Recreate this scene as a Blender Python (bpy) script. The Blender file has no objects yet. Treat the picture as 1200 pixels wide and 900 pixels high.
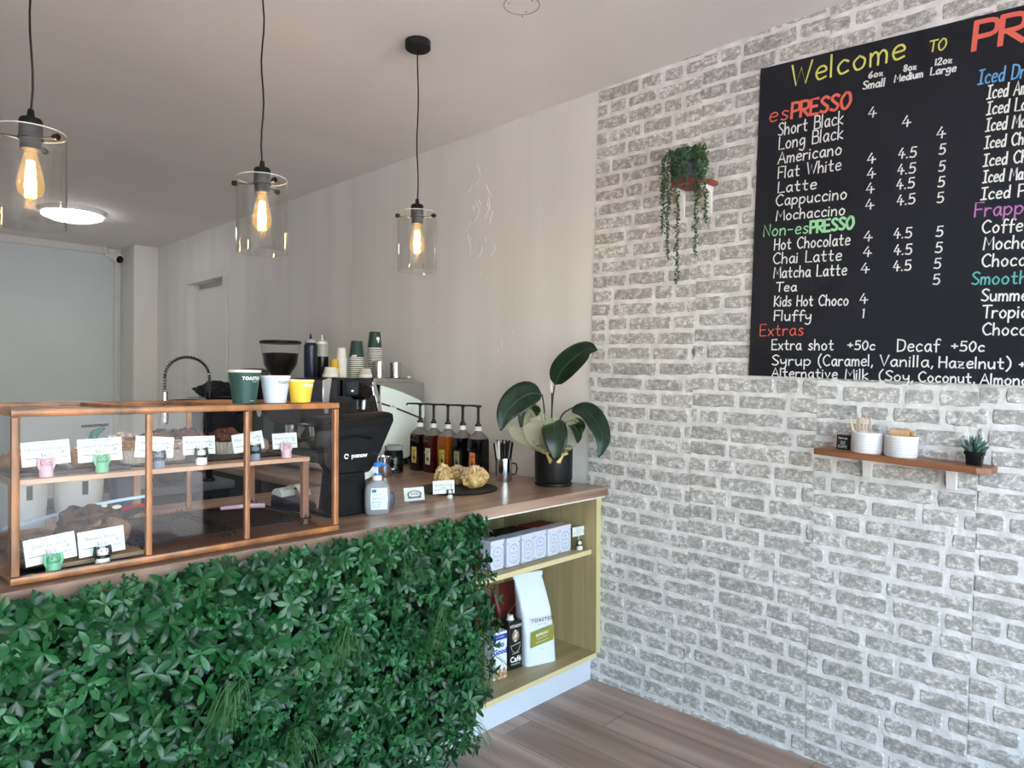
import bpy, bmesh, math, random
from mathutils import Vector, Matrix, Euler, noise
R=math.radians; PI=math.pi; random.seed(7)
S=bpy.context.scene; COL=S.collection
# ---------------- camera, world, sun, exposure ----------------
cam=bpy.data.cameras.new('camera'); co=bpy.data.objects.new('camera',cam); COL.objects.link(co)
cam.sensor_fit='HORIZONTAL'; cam.sensor_width=36; cam.lens=813.8*36/1200; cam.clip_start=.02
TH,PT,RL=R(46.257),R(-.048),R(.246)
_f=Vector((math.sin(TH)*math.cos(PT),math.cos(TH)*math.cos(PT),math.sin(PT))); _r=Vector((math.cos(TH),-math.sin(TH),0)); _u=_r.cross(_f)
_r2=_r*math.cos(RL)+_u*math.sin(RL); _u2=_u*math.cos(RL)-_r*math.sin(RL)
m=Matrix((_r2,_u2,-_f)).transposed().to_4x4(); m.translation=Vector((0,0,1.45)); co.matrix_world=m; S.camera=co
w=bpy.data.worlds.new('world'); S.world=w; w.use_nodes=True; nt=w.node_tree; bg=nt.nodes['Background']
sk=nt.nodes.new('ShaderNodeTexSky'); sk.sky_type='NISHITA'; sk.sun_disc=False; sk.sun_elevation=R(52); sk.sun_rotation=R(0); sk.air_density=1.3; sk.dust_density=1.5
nt.links.new(sk.outputs[0],bg.inputs[0]); bg.inputs[1].default_value=1.15
sun=bpy.data.lights.new('sun','SUN'); sun.energy=14.0; sun.color=(1,.95,.89); sun.angle=R(1); so=bpy.data.objects.new('sun',sun); COL.objects.link(so)
so.rotation_euler=Vector((.25,-1,-2.2)).to_track_quat('-Z','Y').to_euler(); so.location=(0,4,8)
def portal(name,loc,sx,sz):
    l=bpy.data.lights.new(name,'AREA'); l.shape='RECTANGLE'; l.size=sx; l.size_y=sz; l.cycles.is_portal=True
    o=bpy.data.objects.new(name,l); COL.objects.link(o); o.location=loc; o.rotation_euler=Vector((0,1,0)).to_track_quat('-Z','Y').to_euler()
S.view_settings.view_transform='Standard'; S.view_settings.look='None'; S.view_settings.gamma=1; S.view_settings.use_curve_mapping=False
S.view_settings.exposure=0.85
S.cycles.max_bounces=12; S.cycles.transparent_max_bounces=32; S.cycles.diffuse_bounces=6; S.cycles.glossy_bounces=6; S.cycles.caustics_reflective=False; S.cycles.caustics_refractive=False
S.cycles.sample_clamp_indirect=8
# ---------------- materials ----------------
MC={}
def newmat(n):
    m=bpy.data.materials.new(n); m.use_nodes=True; MC[n]=m
    return m,m.node_tree,m.node_tree.nodes['Principled BSDF']
def lin(c):
    return tuple((x/12.92 if x<=.04045 else ((x+.055)/1.055)**2.4) for x in c)+(1,)
def mat(n,c,rough=.5,metal=0,spec=.5,var=0,vs=8,bump=0,bs=40,coat=0,emit=0,trans=0,scale=(1,1,1),ior=1.45,c2=None,world=False):
    if n in MC: return MC[n]
    m,t,b=newmat(n); L=t.links; N=t.nodes
    b.inputs['Base Color'].default_value=lin(c); b.inputs['Roughness'].default_value=rough; b.inputs['Metallic'].default_value=metal
    b.inputs['Specular IOR Level'].default_value=spec; b.inputs['Coat Weight'].default_value=coat; b.inputs['Transmission Weight'].default_value=trans; b.inputs['IOR'].default_value=ior
    if emit: b.inputs['Emission Color'].default_value=lin(c); b.inputs['Emission Strength'].default_value=emit
    if var or bump or c2:
        tc=N.new('ShaderNodeTexCoord'); mp=N.new('ShaderNodeMapping'); mp.inputs['Scale'].default_value=scale
        if world: g=N.new('ShaderNodeNewGeometry'); L.new(g.outputs['Position'],mp.inputs[0])
        else: L.new(tc.outputs['Object'],mp.inputs[0])
    if var or c2:
        nz=N.new('ShaderNodeTexNoise'); nz.inputs['Scale'].default_value=vs; nz.inputs['Detail'].default_value=6; L.new(mp.outputs[0],nz.inputs[0])
        cr=N.new('ShaderNodeValToRGB'); cr.color_ramp.elements[0].position=.35; cr.color_ramp.elements[1].position=.65
        cr.color_ramp.elements[0].color=lin(tuple(max(0,x*(1-var)) for x in c)); cr.color_ramp.elements[1].color=lin(c2 or tuple(min(1,x*(1+var)) for x in c))
        L.new(nz.outputs[0],cr.inputs[0]); L.new(cr.outputs[0],b.inputs['Base Color'])
    if bump:
        n2=N.new('ShaderNodeTexNoise'); n2.inputs['Scale'].default_value=bs; n2.inputs['Detail'].default_value=5; L.new(mp.outputs[0],n2.inputs[0])
        bp=N.new('ShaderNodeBump'); bp.inputs['Strength'].default_value=bump; bp.inputs['Distance'].default_value=.01; L.new(n2.outputs[0],bp.inputs['Height']); L.new(bp.outputs[0],b.inputs['Normal'])
    return m
def wood(n,ca,cb,axis=0,rough=.4,s=1.0,world=False,rnd=False,coat=0):
    if n in MC: return MC[n]
    m,t,b=newmat(n); L=t.links; N=t.nodes
    mp=N.new('ShaderNodeMapping'); sc=[26*s,26*s,26*s]; sc[axis]=1.6*s; mp.inputs['Scale'].default_value=sc
    if world: g=N.new('ShaderNodeNewGeometry'); src=g.outputs['Position']
    else: tc=N.new('ShaderNodeTexCoord'); src=tc.outputs['Object']
    if rnd:
        oi=N.new('ShaderNodeObjectInfo'); vm=N.new('ShaderNodeVectorMath'); vm.operation='ADD'; sc2=N.new('ShaderNodeVectorMath'); sc2.operation='SCALE'; sc2.inputs[3].default_value=9
        cb_=N.new('ShaderNodeCombineXYZ'); L.new(oi.outputs['Random'],cb_.inputs[0]); L.new(oi.outputs['Random'],cb_.inputs[1]); L.new(cb_.outputs[0],sc2.inputs[0]); L.new(src,vm.inputs[0]); L.new(sc2.outputs[0],vm.inputs[1]); src=vm.outputs[0]
    L.new(src,mp.inputs[0])
    nz=N.new('ShaderNodeTexNoise'); nz.inputs['Scale'].default_value=1; nz.inputs['Detail'].default_value=8; nz.inputs['Distortion'].default_value=.6; L.new(mp.outputs[0],nz.inputs[0])
    cr=N.new('ShaderNodeValToRGB'); e=cr.color_ramp.elements; e[0].position=.3; e[1].position=.7; e[0].color=lin(ca); e[1].color=lin(cb); L.new(nz.outputs[0],cr.inputs[0])
    out=cr.outputs[0]
    if rnd:
        mr=N.new('ShaderNodeMapRange'); mr.inputs[3].default_value=.86; mr.inputs[4].default_value=1.1; L.new(oi.outputs['Random'],mr.inputs[0])
        mx=N.new('ShaderNodeVectorMath'); mx.operation='SCALE'; L.new(out,mx.inputs[0]); L.new(mr.outputs[0],mx.inputs[3]); out=mx.outputs[0]
    L.new(out,b.inputs['Base Color']); b.inputs['Roughness'].default_value=rough; b.inputs['Coat Weight'].default_value=coat; b.inputs['Coat Roughness'].default_value=.15
    bp=N.new('ShaderNodeBump'); bp.inputs['Strength'].default_value=.12; bp.inputs['Distance'].default_value=.003; L.new(nz.outputs[0],bp.inputs['Height']); L.new(bp.outputs[0],b.inputs['Normal'])
    return m
def glass(n,tint=(1,1,1),refl=1.0,rough=.0,base=.012,glow=0):
    if n in MC: return MC[n]
    m,t,b=newmat(n); N=t.nodes; L=t.links; N.remove(b)
    tr=N.new('ShaderNodeBsdfTransparent'); tr.inputs[0].default_value=lin(tint); gl=N.new('ShaderNodeBsdfGlossy'); gl.inputs['Roughness'].default_value=rough
    lw=N.new('ShaderNodeLayerWeight'); lw.inputs[0].default_value=.5; pw=N.new('ShaderNodeMath'); pw.operation='POWER'; pw.inputs[1].default_value=4.5; L.new(lw.outputs['Facing'],pw.inputs[0])
    mu=N.new('ShaderNodeMath'); mu.operation='MULTIPLY_ADD'; mu.inputs[1].default_value=.75*refl; mu.inputs[2].default_value=base*refl; L.new(pw.outputs[0],mu.inputs[0])
    mx=N.new('ShaderNodeMixShader'); L.new(mu.outputs[0],mx.inputs[0]); L.new(tr.outputs[0],mx.inputs[1]); L.new(gl.outputs[0],mx.inputs[2])
    out=mx.outputs[0]
    if glow:
        em=N.new('ShaderNodeEmission'); em.inputs[0].default_value=lin((1,.80,.50)); em.inputs[1].default_value=glow; ad=N.new('ShaderNodeAddShader'); L.new(out,ad.inputs[0]); L.new(em.outputs[0],ad.inputs[1]); out=ad.outputs[0]
    L.new(out,N['Material Output'].inputs[0]); return m
def tinted(n,ramp,attr='tint',rough=.4,trans=0.0,spec=.5):
    m,t,b=newmat(n); N=t.nodes; L=t.links
    a=N.new('ShaderNodeAttribute'); a.attribute_name=attr; cr=N.new('ShaderNodeValToRGB'); e=cr.color_ramp.elements
    while len(e)<len(ramp): e.new(.5)
    for i,c in enumerate(ramp): e[i].position=i/(len(ramp)-1); e[i].color=lin(c)
    L.new(a.outputs['Fac'],cr.inputs[0]); L.new(cr.outputs[0],b.inputs['Base Color']); b.inputs['Roughness'].default_value=rough; b.inputs['Specular IOR Level'].default_value=spec
    return m
# ---------------- mesh building ----------------
class MB:
    def __init__(s): s.v=[]; s.f=[]; s.t=[]
    def add(s,vs,fs,M=None,tint=None):
        o=len(s.v)
        s.v.extend([tuple(M@Vector(v)) if M else tuple(v) for v in vs]); s.f.extend([tuple(i+o for i in f) for f in fs])
        if tint is not None: s.t.extend([tint]*len(fs))
        return s
    def box(s,c,d,M=None,rz=0):
        x,y,z=(k/2 for k in d); vs=[(i*x,j*y,k*z) for k in(-1,1) for j in(-1,1) for i in(-1,1)]
        T=Matrix.Translation(c)@Matrix.Rotation(rz,4,'Z')
        if M: T=M@T
        return s.add(vs,[(0,2,3,1),(4,5,7,6),(0,1,5,4),(2,6,7,3),(0,4,6,2),(1,3,7,5)],T)
    def bb(s,a,b): return s.box([(a[i]+b[i])/2 for i in range(3)],[abs(b[i]-a[i]) for i in range(3)])
    def lathe(s,prof,n=24,c=(0,0,0),M=None,arc=2*PI,sq=None):
        T=Matrix.Translation(c)
        if M: T=M@T
        vs=[];rings=[]
        full=arc>6.28
        for r,z in prof:
            if r<1e-6: rings.append([len(vs)]); vs.append((0,0,z)); continue
            rg=[]
            for i in range(n if full else n+1):
                a=arc*i/n; k=1
                if sq: k=1/max(abs(math.cos(a)),abs(math.sin(a)))**sq
                rg.append(len(vs)); vs.append((r*k*math.cos(a),r*k*math.sin(a),z))
            rings.append(rg)
        fs=[]
        for A,B in zip(rings,rings[1:]):
            m_=max(len(A),len(B)); cnt=m_ if full else m_-1
            for i in range(cnt):
                j=(i+1)%m_
                if len(A)==1 and len(B)==1: continue
                if len(A)==1: fs.append((A[0],B[j],B[i]))
                elif len(B)==1: fs.append((A[i],A[j],B[0]))
                else: fs.append((A[i],A[j],B[j],B[i]))
        return s.add(vs,fs,T)
    def cyl(s,c,r,h,n=20,r2=None,M=None): r2=r if r2 is None else r2; return s.lathe([(0,0),(r,0),(r2,h),(0,h)],n,c,M)
    def tube(s,pts,r,n=8,cap=True):
        pts=[Vector(p) for p in pts]; rr=r if isinstance(r,(list,tuple)) else [r]*len(pts)
        vs=[];up=None
        for i,p in enumerate(pts):
            d=(pts[min(i+1,len(pts)-1)]-pts[max(i-1,0)]).normalized()
            if up is None: up=Vector((0,0,1)) if abs(d.z)<.9 else Vector((1,0,0))
            a=d.cross(up).normalized(); b=a.cross(d).normalized(); up=b
            for k in range(n):
                t=2*PI*k/n; vs.append(p+(a*math.cos(t)+b*math.sin(t))*rr[i])
        fs=[]
        for i in range(len(pts)-1):
            for k in range(n): fs.append((i*n+k,i*n+(k+1)%n,(i+1)*n+(k+1)%n,(i+1)*n+k))
        if cap: fs.append(tuple(range(n))[::-1]); fs.append(tuple((len(pts)-1)*n+k for k in range(n)))
        return s.add(vs,fs)
    def prism(s,poly,d,M=None,z0=0):
        n=len(poly); vs=[(x,y,z0) for x,y in poly]+[(x,y,z0+d) for x,y in poly]
        fs=[tuple(range(n))[::-1],tuple(range(n,2*n))]+[(i,(i+1)%n,n+(i+1)%n,n+i) for i in range(n)]
        return s.add(vs,fs,M)
    def blob(s,c,d,amp=.25,fr=3,seed=0,sub=3,flat=None,M=None):
        bm=bmesh.new(); bmesh.ops.create_icosphere(bm,subdivisions=sub,radius=1); T=Matrix.Translation(c)
        if M: T=T@M
        vs=[]
        for v in bm.verts:
            p=v.co.copy(); k=1+amp*noise.fractal(p*fr+Vector((seed,seed*1.7,0)),.8,2.1,4)
            q=Vector((p.x*d[0]*k,p.y*d[1]*k,p.z*d[2]*k))
            if flat is not None and q.z<flat: q.z=flat
            vs.append(q)
        fs=[tuple(x.index for x in f.verts) for f in bm.faces]; bm.free()
        return s.add(vs,fs,T)
    def mesh(s,name,mt,smooth=35,fix=True):
        me=bpy.data.meshes.new(name); me.from_pydata(s.v,[],s.f)
        if mt: me.materials.append(mt)
        if fix and len(s.f)<60000 and not s.t:
            bm=bmesh.new(); bm.from_mesh(me); bmesh.ops.recalc_face_normals(bm,faces=bm.faces); bm.to_mesh(me); bm.free()
        if s.t:
            a=me.attributes.new('tint','FLOAT','FACE'); a.data.foreach_set('value',s.t)
        if smooth: me.shade_smooth(); me.set_sharp_from_angle(angle=R(smooth))
        else: me.shade_flat()
        me.update(); return me
    def build(s,name,mt,parent=None,loc=None,bevel=0,smooth=35,label=None,rot=None,fix=True,seg=2):
        o=bpy.data.objects.new(name,s.mesh(name,mt,smooth,fix)); COL.objects.link(o)
        if parent: o.parent=parent
        if loc: o.location=loc
        if rot: o.rotation_euler=rot
        if bevel:
            b=o.modifiers.new('bevel','BEVEL'); b.width=bevel; b.segments=seg; b.limit_method='ANGLE'; b.angle_limit=R(40); b.harden_normals=False
        if label: o['label']=label
        return o
def box(name,a,b,mt,parent=None,bevel=0,label=None): return MB().bb(a,b).build(name,mt,parent,bevel=bevel,label=label)
def thing(name,label,cat,loc=(0,0,0),rz=0,group=None,rx=0):
    o=bpy.data.objects.new(name,None); COL.objects.link(o); o.location=loc; o.rotation_euler=(rx,0,rz); o.empty_display_size=.05
    o['label']=label; o['category']=cat
    if group: o['group']=group
    return o
def tag(o,label,cat,group=None,kind=None):
    o['label']=label; o['category']=cat
    if group: o['group']=group
    if kind: o['kind']=kind
    return o
def struct(o,label=None):
    o['kind']='structure'
    if label: o['label']=label; 
    return o
def copy_tree(o,parent=None):
    c=o.copy(); COL.objects.link(c); c.parent=parent
    for ch in o.children: copy_tree(ch,c)
    return c
def MX(loc,rx=0,ry=0,rz=0): return Matrix.Translation(loc)@Euler((rx,ry,rz)).to_matrix().to_4x4()
# --- hand lettering: single-stroke glyphs ---
G={'A':(.6,'0 0,.28 1,.56 0/.1 .36,.46 .36'),'B':(.5,'0 0,0 1/~0 1,.35 .95,.36 .6,0 .53/~0 .53,.42 .48,.42 .05,0 0'),'C':(.56,'~.5 .85,.3 1,.03 .7,.03 .3,.25 0,.5 .12'),
'D':(.54,'0 0,0 1/~0 1,.4 .88,.48 .5,.35 .1,0 0'),'E':(.46,'0 0,0 1,.4 1/0 .52,.35 .52/0 0,.42 0'),'F':(.44,'0 0,0 1,.42 1/0 .52,.34 .52'),'H':(.52,'0 0,0 1/.45 0,.45 1/0 .5,.45 .5'),
'I':(.44,'0 0,.38 .02/.2 0,.22 1/.02 .97,.42 1'),'K':(.5,'0 0,0 1/.42 1,0 .45,.45 0'),'L':(.44,'0 1,0 0,.42 .02'),'M':(.68,'0 0,.06 1,.32 .35,.58 1,.64 0'),'N':(.48,'0 0,0 1,.42 0,.42 1'),
'O':(.56,'~.25 1,.02 .6,.1 .1,.3 0,.52 .4,.45 .9,.25 1'),'P':(.44,'0 0,0 1/~0 1,.4 .95,.4 .52,0 .45'),'R':(.48,'0 0,0 1/~0 1,.4 .95,.4 .52,0 .45/.12 .45,.45 0'),'S':(.47,'~.45 .88,.25 1,.05 .8,.2 .55,.42 .3,.28 .02,.02 .1'),
'T':(.52,'0 .98,.55 1/.27 1,.25 0'),'V':(.52,'0 1,.24 0,.5 1'),'W':(.76,'0 1,.16 0,.34 .8,.5 0,.72 1'),'G':(.56,'~.5 .85,.3 1,.03 .7,.03 .3,.25 0,.5 .2/.5 .2,.5 .45,.3 .45'),'U':(.5,'~0 1,.02 .2,.22 0,.42 .2,.44 1'),'Y':(.48,'0 1,.22 .5,.44 1/.22 .5,.22 0'),
'a':(.46,'~.36 .5,.2 .6,.02 .35,.1 .03,.25 .05,.36 .35/~.36 .58,.36 .2,.42 0'),'b':(.44,'0 1,0 0/~0 .35,.2 .58,.38 .35,.25 .02,0 .08'),'c':(.42,'~.36 .5,.2 .6,.02 .35,.12 .02,.36 .08'),
'd':(.46,'~.38 .45,.2 .58,.02 .35,.1 .02,.25 .04,.38 .3/.38 1,.38 0'),'e':(.43,'~.03 .32,.36 .36,.3 .58,.12 .56,.02 .3,.12 .02,.36 .08'),'f':(.36,'~.38 .92,.25 1,.14 .8,.14 -.05/0 .55,.32 .55'),
'g':(.46,'~.36 .5,.2 .6,.03 .38,.12 .08,.34 .25/~.38 .58,.38 -.1,.25 -.35,.02 -.25'),'h':(.44,'0 1,0 0/~0 .35,.2 .58,.34 .4,.35 0'),'i':(.12,'0 .57,0 0/0 .78,.01 .83'),'k':(.4,'0 1,0 0/.32 .58,0 .25,.34 0'),'l':(.12,'0 1,0 0'),
'm':(.58,'0 .57,0 0/~0 .38,.14 .58,.24 .42,.24 0/~.24 .38,.38 .58,.5 .42,.5 0'),'n':(.43,'0 .57,0 0/~0 .35,.2 .58,.33 .4,.34 0'),'o':(.46,'~.2 .6,.02 .35,.12 .02,.32 .08,.38 .4,.2 .6'),'p':(.46,'0 .57,0 -.35/~0 .4,.2 .58,.38 .35,.22 .02,0 .1'),
'r':(.34,'0 .57,0 0/~0 .35,.14 .55,.3 .52'),'s':(.37,'~.3 .52,.16 .6,.04 .45,.18 .3,.3 .15,.15 0,.01 .08'),'t':(.4,'~.14 .9,.14 .2,.2 .02,.32 .04/0 .57,.32 .57'),'u':(.43,'~0 .57,.02 .15,.16 0,.32 .2/.34 .57,.35 0'),
'v':(.4,'0 .57,.17 0,.34 .57'),'x':(.4,'0 .57,.34 0/.34 .57,0 0'),'y':(.44,'~0 .57,.05 .25,.2 .2,.34 .35/~.36 .57,.34 -.1,.2 -.35,0 -.28'),'z':(.4,'0 .55,.32 .55,0 0,.34 0/.06 .28,.26 .28'),
'0':(.5,'~.22 1,.02 .6,.1 .1,.25 0,.42 .4,.38 .85,.22 1'),'1':(.16,'0 .9,.06 1,.06 0'),'2':(.48,'~.02 .8,.2 1,.38 .8,.25 .45,0 0/0 0,.42 0'),'4':(.52,'.24 1,0 .34,.46 .34/.3 .62,.28 0'),'5':(.48,'.4 1,.08 1,.05 .55/~.05 .55,.3 .6,.42 .3,.28 .02,.0 .06'),
'6':(.46,'~.32 1,.08 .6,.03 .2,.2 0,.38 .2,.25 .48,.05 .3'),'8':(.44,'~.2 .52,.03 .75,.2 1,.36 .75,.2 .52,.02 .25,.2 0,.38 .25,.2 .52'),'9':(.44,'~.36 .8,.18 1,.03 .75,.2 .55,.36 .75/.36 .8,.3 0'),'+':(.48,'0 .5,.4 .5/.2 .72,.2 .28'),'-':(.4,'0 .42,.3 .42'),'.':(.12,'0 0,.02 .05'),',':(.2,'.06 .08,0 -.15'),
'(':(.3,'~.22 1.1,.03 .7,.03 .2,.22 -.2'),')':(.34,'~0 1.1,.2 .7,.2 .2,0 -.2'),' ':(.34,''),'$':(.46,'~.4 .82,.2 .95,.04 .75,.2 .52,.4 .3,.2 .05,.02 .15/.2 1.1,.2 -.1'),"'":(.12,'0 1,0 .85')}
def glyph_lines(text):
    x=0;out=[]
    for ch in text:
        wd,st=G.get(ch,G.get(ch.upper(),(.4,'')))
        if st:
            for s_ in st.split('/'):
                sm=s_[0]=='~'; P_=[tuple(map(float,p.split())) for p in s_.lstrip('~').split(',')]
                if sm and len(P_)>2:
                    Q=[P_[0]]+P_+[P_[-1]]; pp=[]
                    for i in range(1,len(Q)-2):
                        for k in range(4):
                            t=k/4; a,b,c,d=Q[i-1],Q[i],Q[i+1],Q[i+2]
                            pp.append(tuple(.5*((2*b[j])+(-a[j]+c[j])*t+(2*a[j]-5*b[j]+4*c[j]-d[j])*t*t+(-a[j]+3*b[j]-3*c[j]+d[j])*t**3) for j in(0,1)))
                    pp.append(P_[-1]); P_=pp
                out.append([(x+a,b) for a,b in P_])
        x+=wd+.1
    return out,x-.1
def script(mb,text,h,width,wt,fn):
    """ribbon lettering, fn maps flat (u,v) to a point"""
    ls,W_=glyph_lines(text); sx=width/W_ if width else h; script.k=0
    for P_ in ls:
        script.k+=1
        P_=[Vector((a*sx,b*h)) for a,b in P_]; n=len(P_); L_=[];Rr=[]
        for i,p in enumerate(P_):
            d=(P_[min(i+1,n-1)]-P_[max(i-1,0)]); d=d.normalized() if d.length>0 else Vector((1,0)); nn=Vector((-d.y,d.x))*wt/2
            e=-d*wt*.35 if i==0 else (d*wt*.35 if i==n-1 else Vector((0,0)))
            L_.append(fn(*(p+nn+e))); Rr.append(fn(*(p-nn+e)))
        mb.add(L_+Rr,[(i,i+1,n+i+1,n+i) for i in range(n-1)])
    return mb
def flat_text(text,size,bold=0,align='CENTER',spacing=1.0):
    c=bpy.data.curves.new('t','FONT'); c.body=text; c.size=size; c.align_x=align; c.align_y='CENTER'; c.offset=bold; c.space_character=spacing; c.resolution_u=3
    o=bpy.data.objects.new('t',c); COL.objects.link(o); dg=bpy.context.evaluated_depsgraph_get(); me=bpy.data.meshes.new_from_object(o.evaluated_get(dg))
    vs=[v.co.copy() for v in me.vertices]; fs=[tuple(p.vertices) for p in me.polygons]
    bpy.data.objects.remove(o); bpy.data.curves.remove(c); bpy.data.meshes.remove(me); return vs,fs
def print_text(name,text,size,mt,parent,fn,bold=0,spacing=1.0,align='CENTER'):
    vs,fs=flat_text(text,size,bold,align,spacing); mb=MB(); mb.add([fn(v.x,v.y) for v in vs],fs); return mb.build(name,mt,parent,smooth=0,fix=False)
# common materials
M_wall=mat('painted_plaster',(.87,.865,.855),.75,var=.02,vs=1.5,bump=.25,bs=9,scale=(1,3,.25),world=True)
M_ceil=mat('ceiling_paint',(.93,.915,.905),.85,var=.015,vs=1,world=True,bump=.05,bs=5)
M_trim=mat('trim_paint',(.84,.84,.83),.45)
M_white=mat('white_plastic',(.92,.92,.91),.35)
M_black=mat('black_plastic',(.045,.045,.05),.4)
M_blackm=mat('black_metal',(.04,.04,.042),.5,metal=.3)
M_chrome=mat('chrome',(.86,.87,.88),.1,metal=1)
M_steel=mat('brushed_steel',(.75,.75,.74),.25,metal=1)
M_glass=glass('clear_glass')
M_paper=mat('paper',(.87,.89,.87),.7)
M_ink=mat('grey_ink',(.34,.36,.36),.7)
M_counter=wood('walnut_laminate',(.44,.33,.27),(.75,.62,.54),0,.28,.7,world=True)
M_orange=wood('honey_timber',(.50,.27,.13),(.78,.48,.26),0,.35,1.2,coat=.3)
M_case=mat('stained_beech',(.60,.385,.22),.36,var=.22,vs=14,scale=(1,1,.3),coat=.3,bump=.05)
M_pale=wood('pale_oak',(.65,.585,.42),(.73,.67,.50),2,.45,.8,world=True)
# ---------------- the room ----------------
X,H=2.745,2.885; Y0,Y1=-1.7,8.3; XL=-2.6; ZC=.955
box('street_paving',(-25,-45,-.25),(25,Y0-.15,-.12),mat('street_concrete',(.78,.75,.715),.9,var=.06,vs=2)); bpy.data.objects['street_paving']['kind']='structure'
fl=struct(box('floor',(XL-.2,Y0-.15,-.1),(X+.2,Y1+.2,-.006),mat('floor_underlay',(.35,.28,.24),.6)))
mfl=wood('floor_vinyl',(.56,.465,.41),(.75,.655,.595),1,.42,.55,world=True,rnd=True)
pl=MB().bb((-.086,-.6,-.006),(.086,.6,0)).mesh('floor_plank',mfl,smooth=0)
n=0
for i in range(16):
    x=X-.09-.175*i
    for j in range(5):
        y=3.4-1.203*j-.6-[.0,.45,.9,.2,.7][i%5]
        o=bpy.data.objects.new('plank',pl); COL.objects.link(o); o.location=(x,y,0); o.parent=fl
        if y-.6<Y0-.1: o.scale=(1,1,1)
box('rear_flooring',(XL,2.6,-.006),(X,Y1,-.001),mfl,fl)
ce=struct(box('ceiling',(XL-.2,Y0-.15,H),(X+.2,Y1+.2,H+.15),M_ceil))
# small old fixing ring on ceiling
r=MB(); r.lathe([(.066,0),(.069,0),(.069,-.0015),(.066,-.0015),(.066,0)],40,(1.925,1.80,H)); 
for a in range(5): r.cyl((1.925+.05*math.cos(a*2.2+.4)*(1 if a<3 else 1.6),1.80+.05*math.sin(a*2.2+.4)*(1 if a<3 else 1.6),H-.001),.004,.001,8)
r.build('old_fixing_mark',mat('pencil_grey',(.62,.59,.58),.9),ce)
r=MB(); r.prism([(0,0),(.06,-.012),(.13,-.01),(.17,.006),(.10,.02),(.03,.016)],-.001,MX((.55,1.98,H),rz=.9)); r.build('scuff_mark',mat('scuff',(.62,.61,.6),.9),ce)
# side wall with a door opening
wr=MB(); dy0,dy1,dz=6.25,7.05,2.41
wr.bb((X,Y0-.15,0),(X+.25,dy0,H)); wr.bb((X,dy1,0),(X+.25,Y1+.2,H)); wr.bb((X,dy0,dz),(X+.25,dy1,H)); wr.bb((X+.2,dy0,0),(X+.25,dy1,dz))
wall=struct(wr.build('wall_right',M_wall,smooth=0))
d1=struct(box('door_1',(X+.10,dy0,0),(X+.14,dy1,dz),M_trim,bevel=.002))
box('door_leaf',(X+.085,dy0+.045,.01),(X+.10,dy1-.06,dz-.05),M_trim,d1,bevel=.004)
MB().lathe([(0,0),(.022,0),(.022,.012),(.01,.02),(.012,.045),(.026,.06),(.024,.075),(0,.08)],20,M=MX((X+.085,6.36,1.0),ry=-PI/2)).build('door_handle',M_steel,d1)
for nm,a,b in [('frame_jamb',(X-.018,dy1,0),(X+.0,dy1+.10,dz+.0)),('frame_jamb',(X-.018,dy0-.10,0),(X,dy0,dz)),('frame_head',(X-.018,dy0-.10,dz),(X,dy1+.10,dz+.09))]: box(nm,a,b,M_trim,d1,bevel=.004)
# plaster bumps where old adhesive was skimmed
sb=MB()
for k in range(16):
    cy,cz=random.uniform(2.75,3.0),random.uniform(2.2,2.74); pp=[(cy+random.uniform(-.05,.05),cz)]
    pts=[Vector((X-.001,cy+.02*math.sin(j*1.3+k)+random.uniform(-.012,.012),cz-.03*j)) for j in range(random.randint(2,5))]
    sb.tube(pts,random.uniform(.0012,.0028),6)
for k in range(9):
    cy,cz=random.uniform(2.4,3.3),random.uniform(1.55,2.1)
    sb.tube([Vector((X-.001,cy+random.uniform(-.01,.01),cz-.025*j)) for j in range(2)],random.uniform(.001,.002),6)
sb.build('plaster_ridges',M_wall,wall,label='skimmed ridges in the white plaster')
struct(box('wall_back',(XL-.2,Y1,0),(X,Y1+.2,H),mat('back_paint',(.82,.85,.865),.7,var=.02,vs=1.2,world=True)))
struct(box('wall_left',(XL-.2,Y0-.15,0),(XL,Y1+.2,H),M_wall))
struct(box('trim_1',(XL,Y1-.035,2.815),(2.5,Y1,H),M_trim,bevel=.003),'pale beam along the top of the back wall')
struct(box('wall_pilaster',(2.51,7.88,0),(X,Y1,H),M_wall,bevel=.004),'pale pilaster in the rear corner beside the door')
struct(box('trim_2',(2.44,Y1-.03,0),(2.475,Y1,2.76),M_trim,bevel=.004),'narrow cable duct running down the back wall')
# shop front with glazing behind the viewpoint
fw=MB(); wx0,wx1,wz0,wz1=-2.3,2.45,.12,2.62
fw.bb((XL,Y0-.15,0),(wx0,Y0,H)); fw.bb((wx1,Y0-.15,0),(X,Y0,H)); fw.bb((wx0,Y0-.15,wz1),(wx1,Y0,H)); fw.bb((wx0,Y0-.15,0),(wx1,Y0,wz0))
struct(fw.build('wall_front',M_wall,smooth=0))
w1=struct(box('window_1',(wx0,Y0-.12,wz0),(wx1,Y0-.03,wz0+.06),M_blackm))
for x in (wx0,-.75,.85,wx1-.05): box('window_mullion',(x,Y0-.12,wz0+.06),(x+.05,Y0-.03,wz1-.06),M_blackm,w1)
box('window_head',(wx0,Y0-.12,wz1-.06),(wx1,Y0-.03,wz1),M_blackm,w1)
for a,b in ((wx0+.05,-.75),(-.70,.85),(.90,wx1-.05)): box('window_pane',(a,Y0-.08,wz0+.06),(b,Y0-.074,wz1-.06),M_glass,w1)
portal('window_portal',((wx0+wx1)/2,Y0+.01,(wz0+wz1)/2),wx1-wx0,wz1-wz0)
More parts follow.
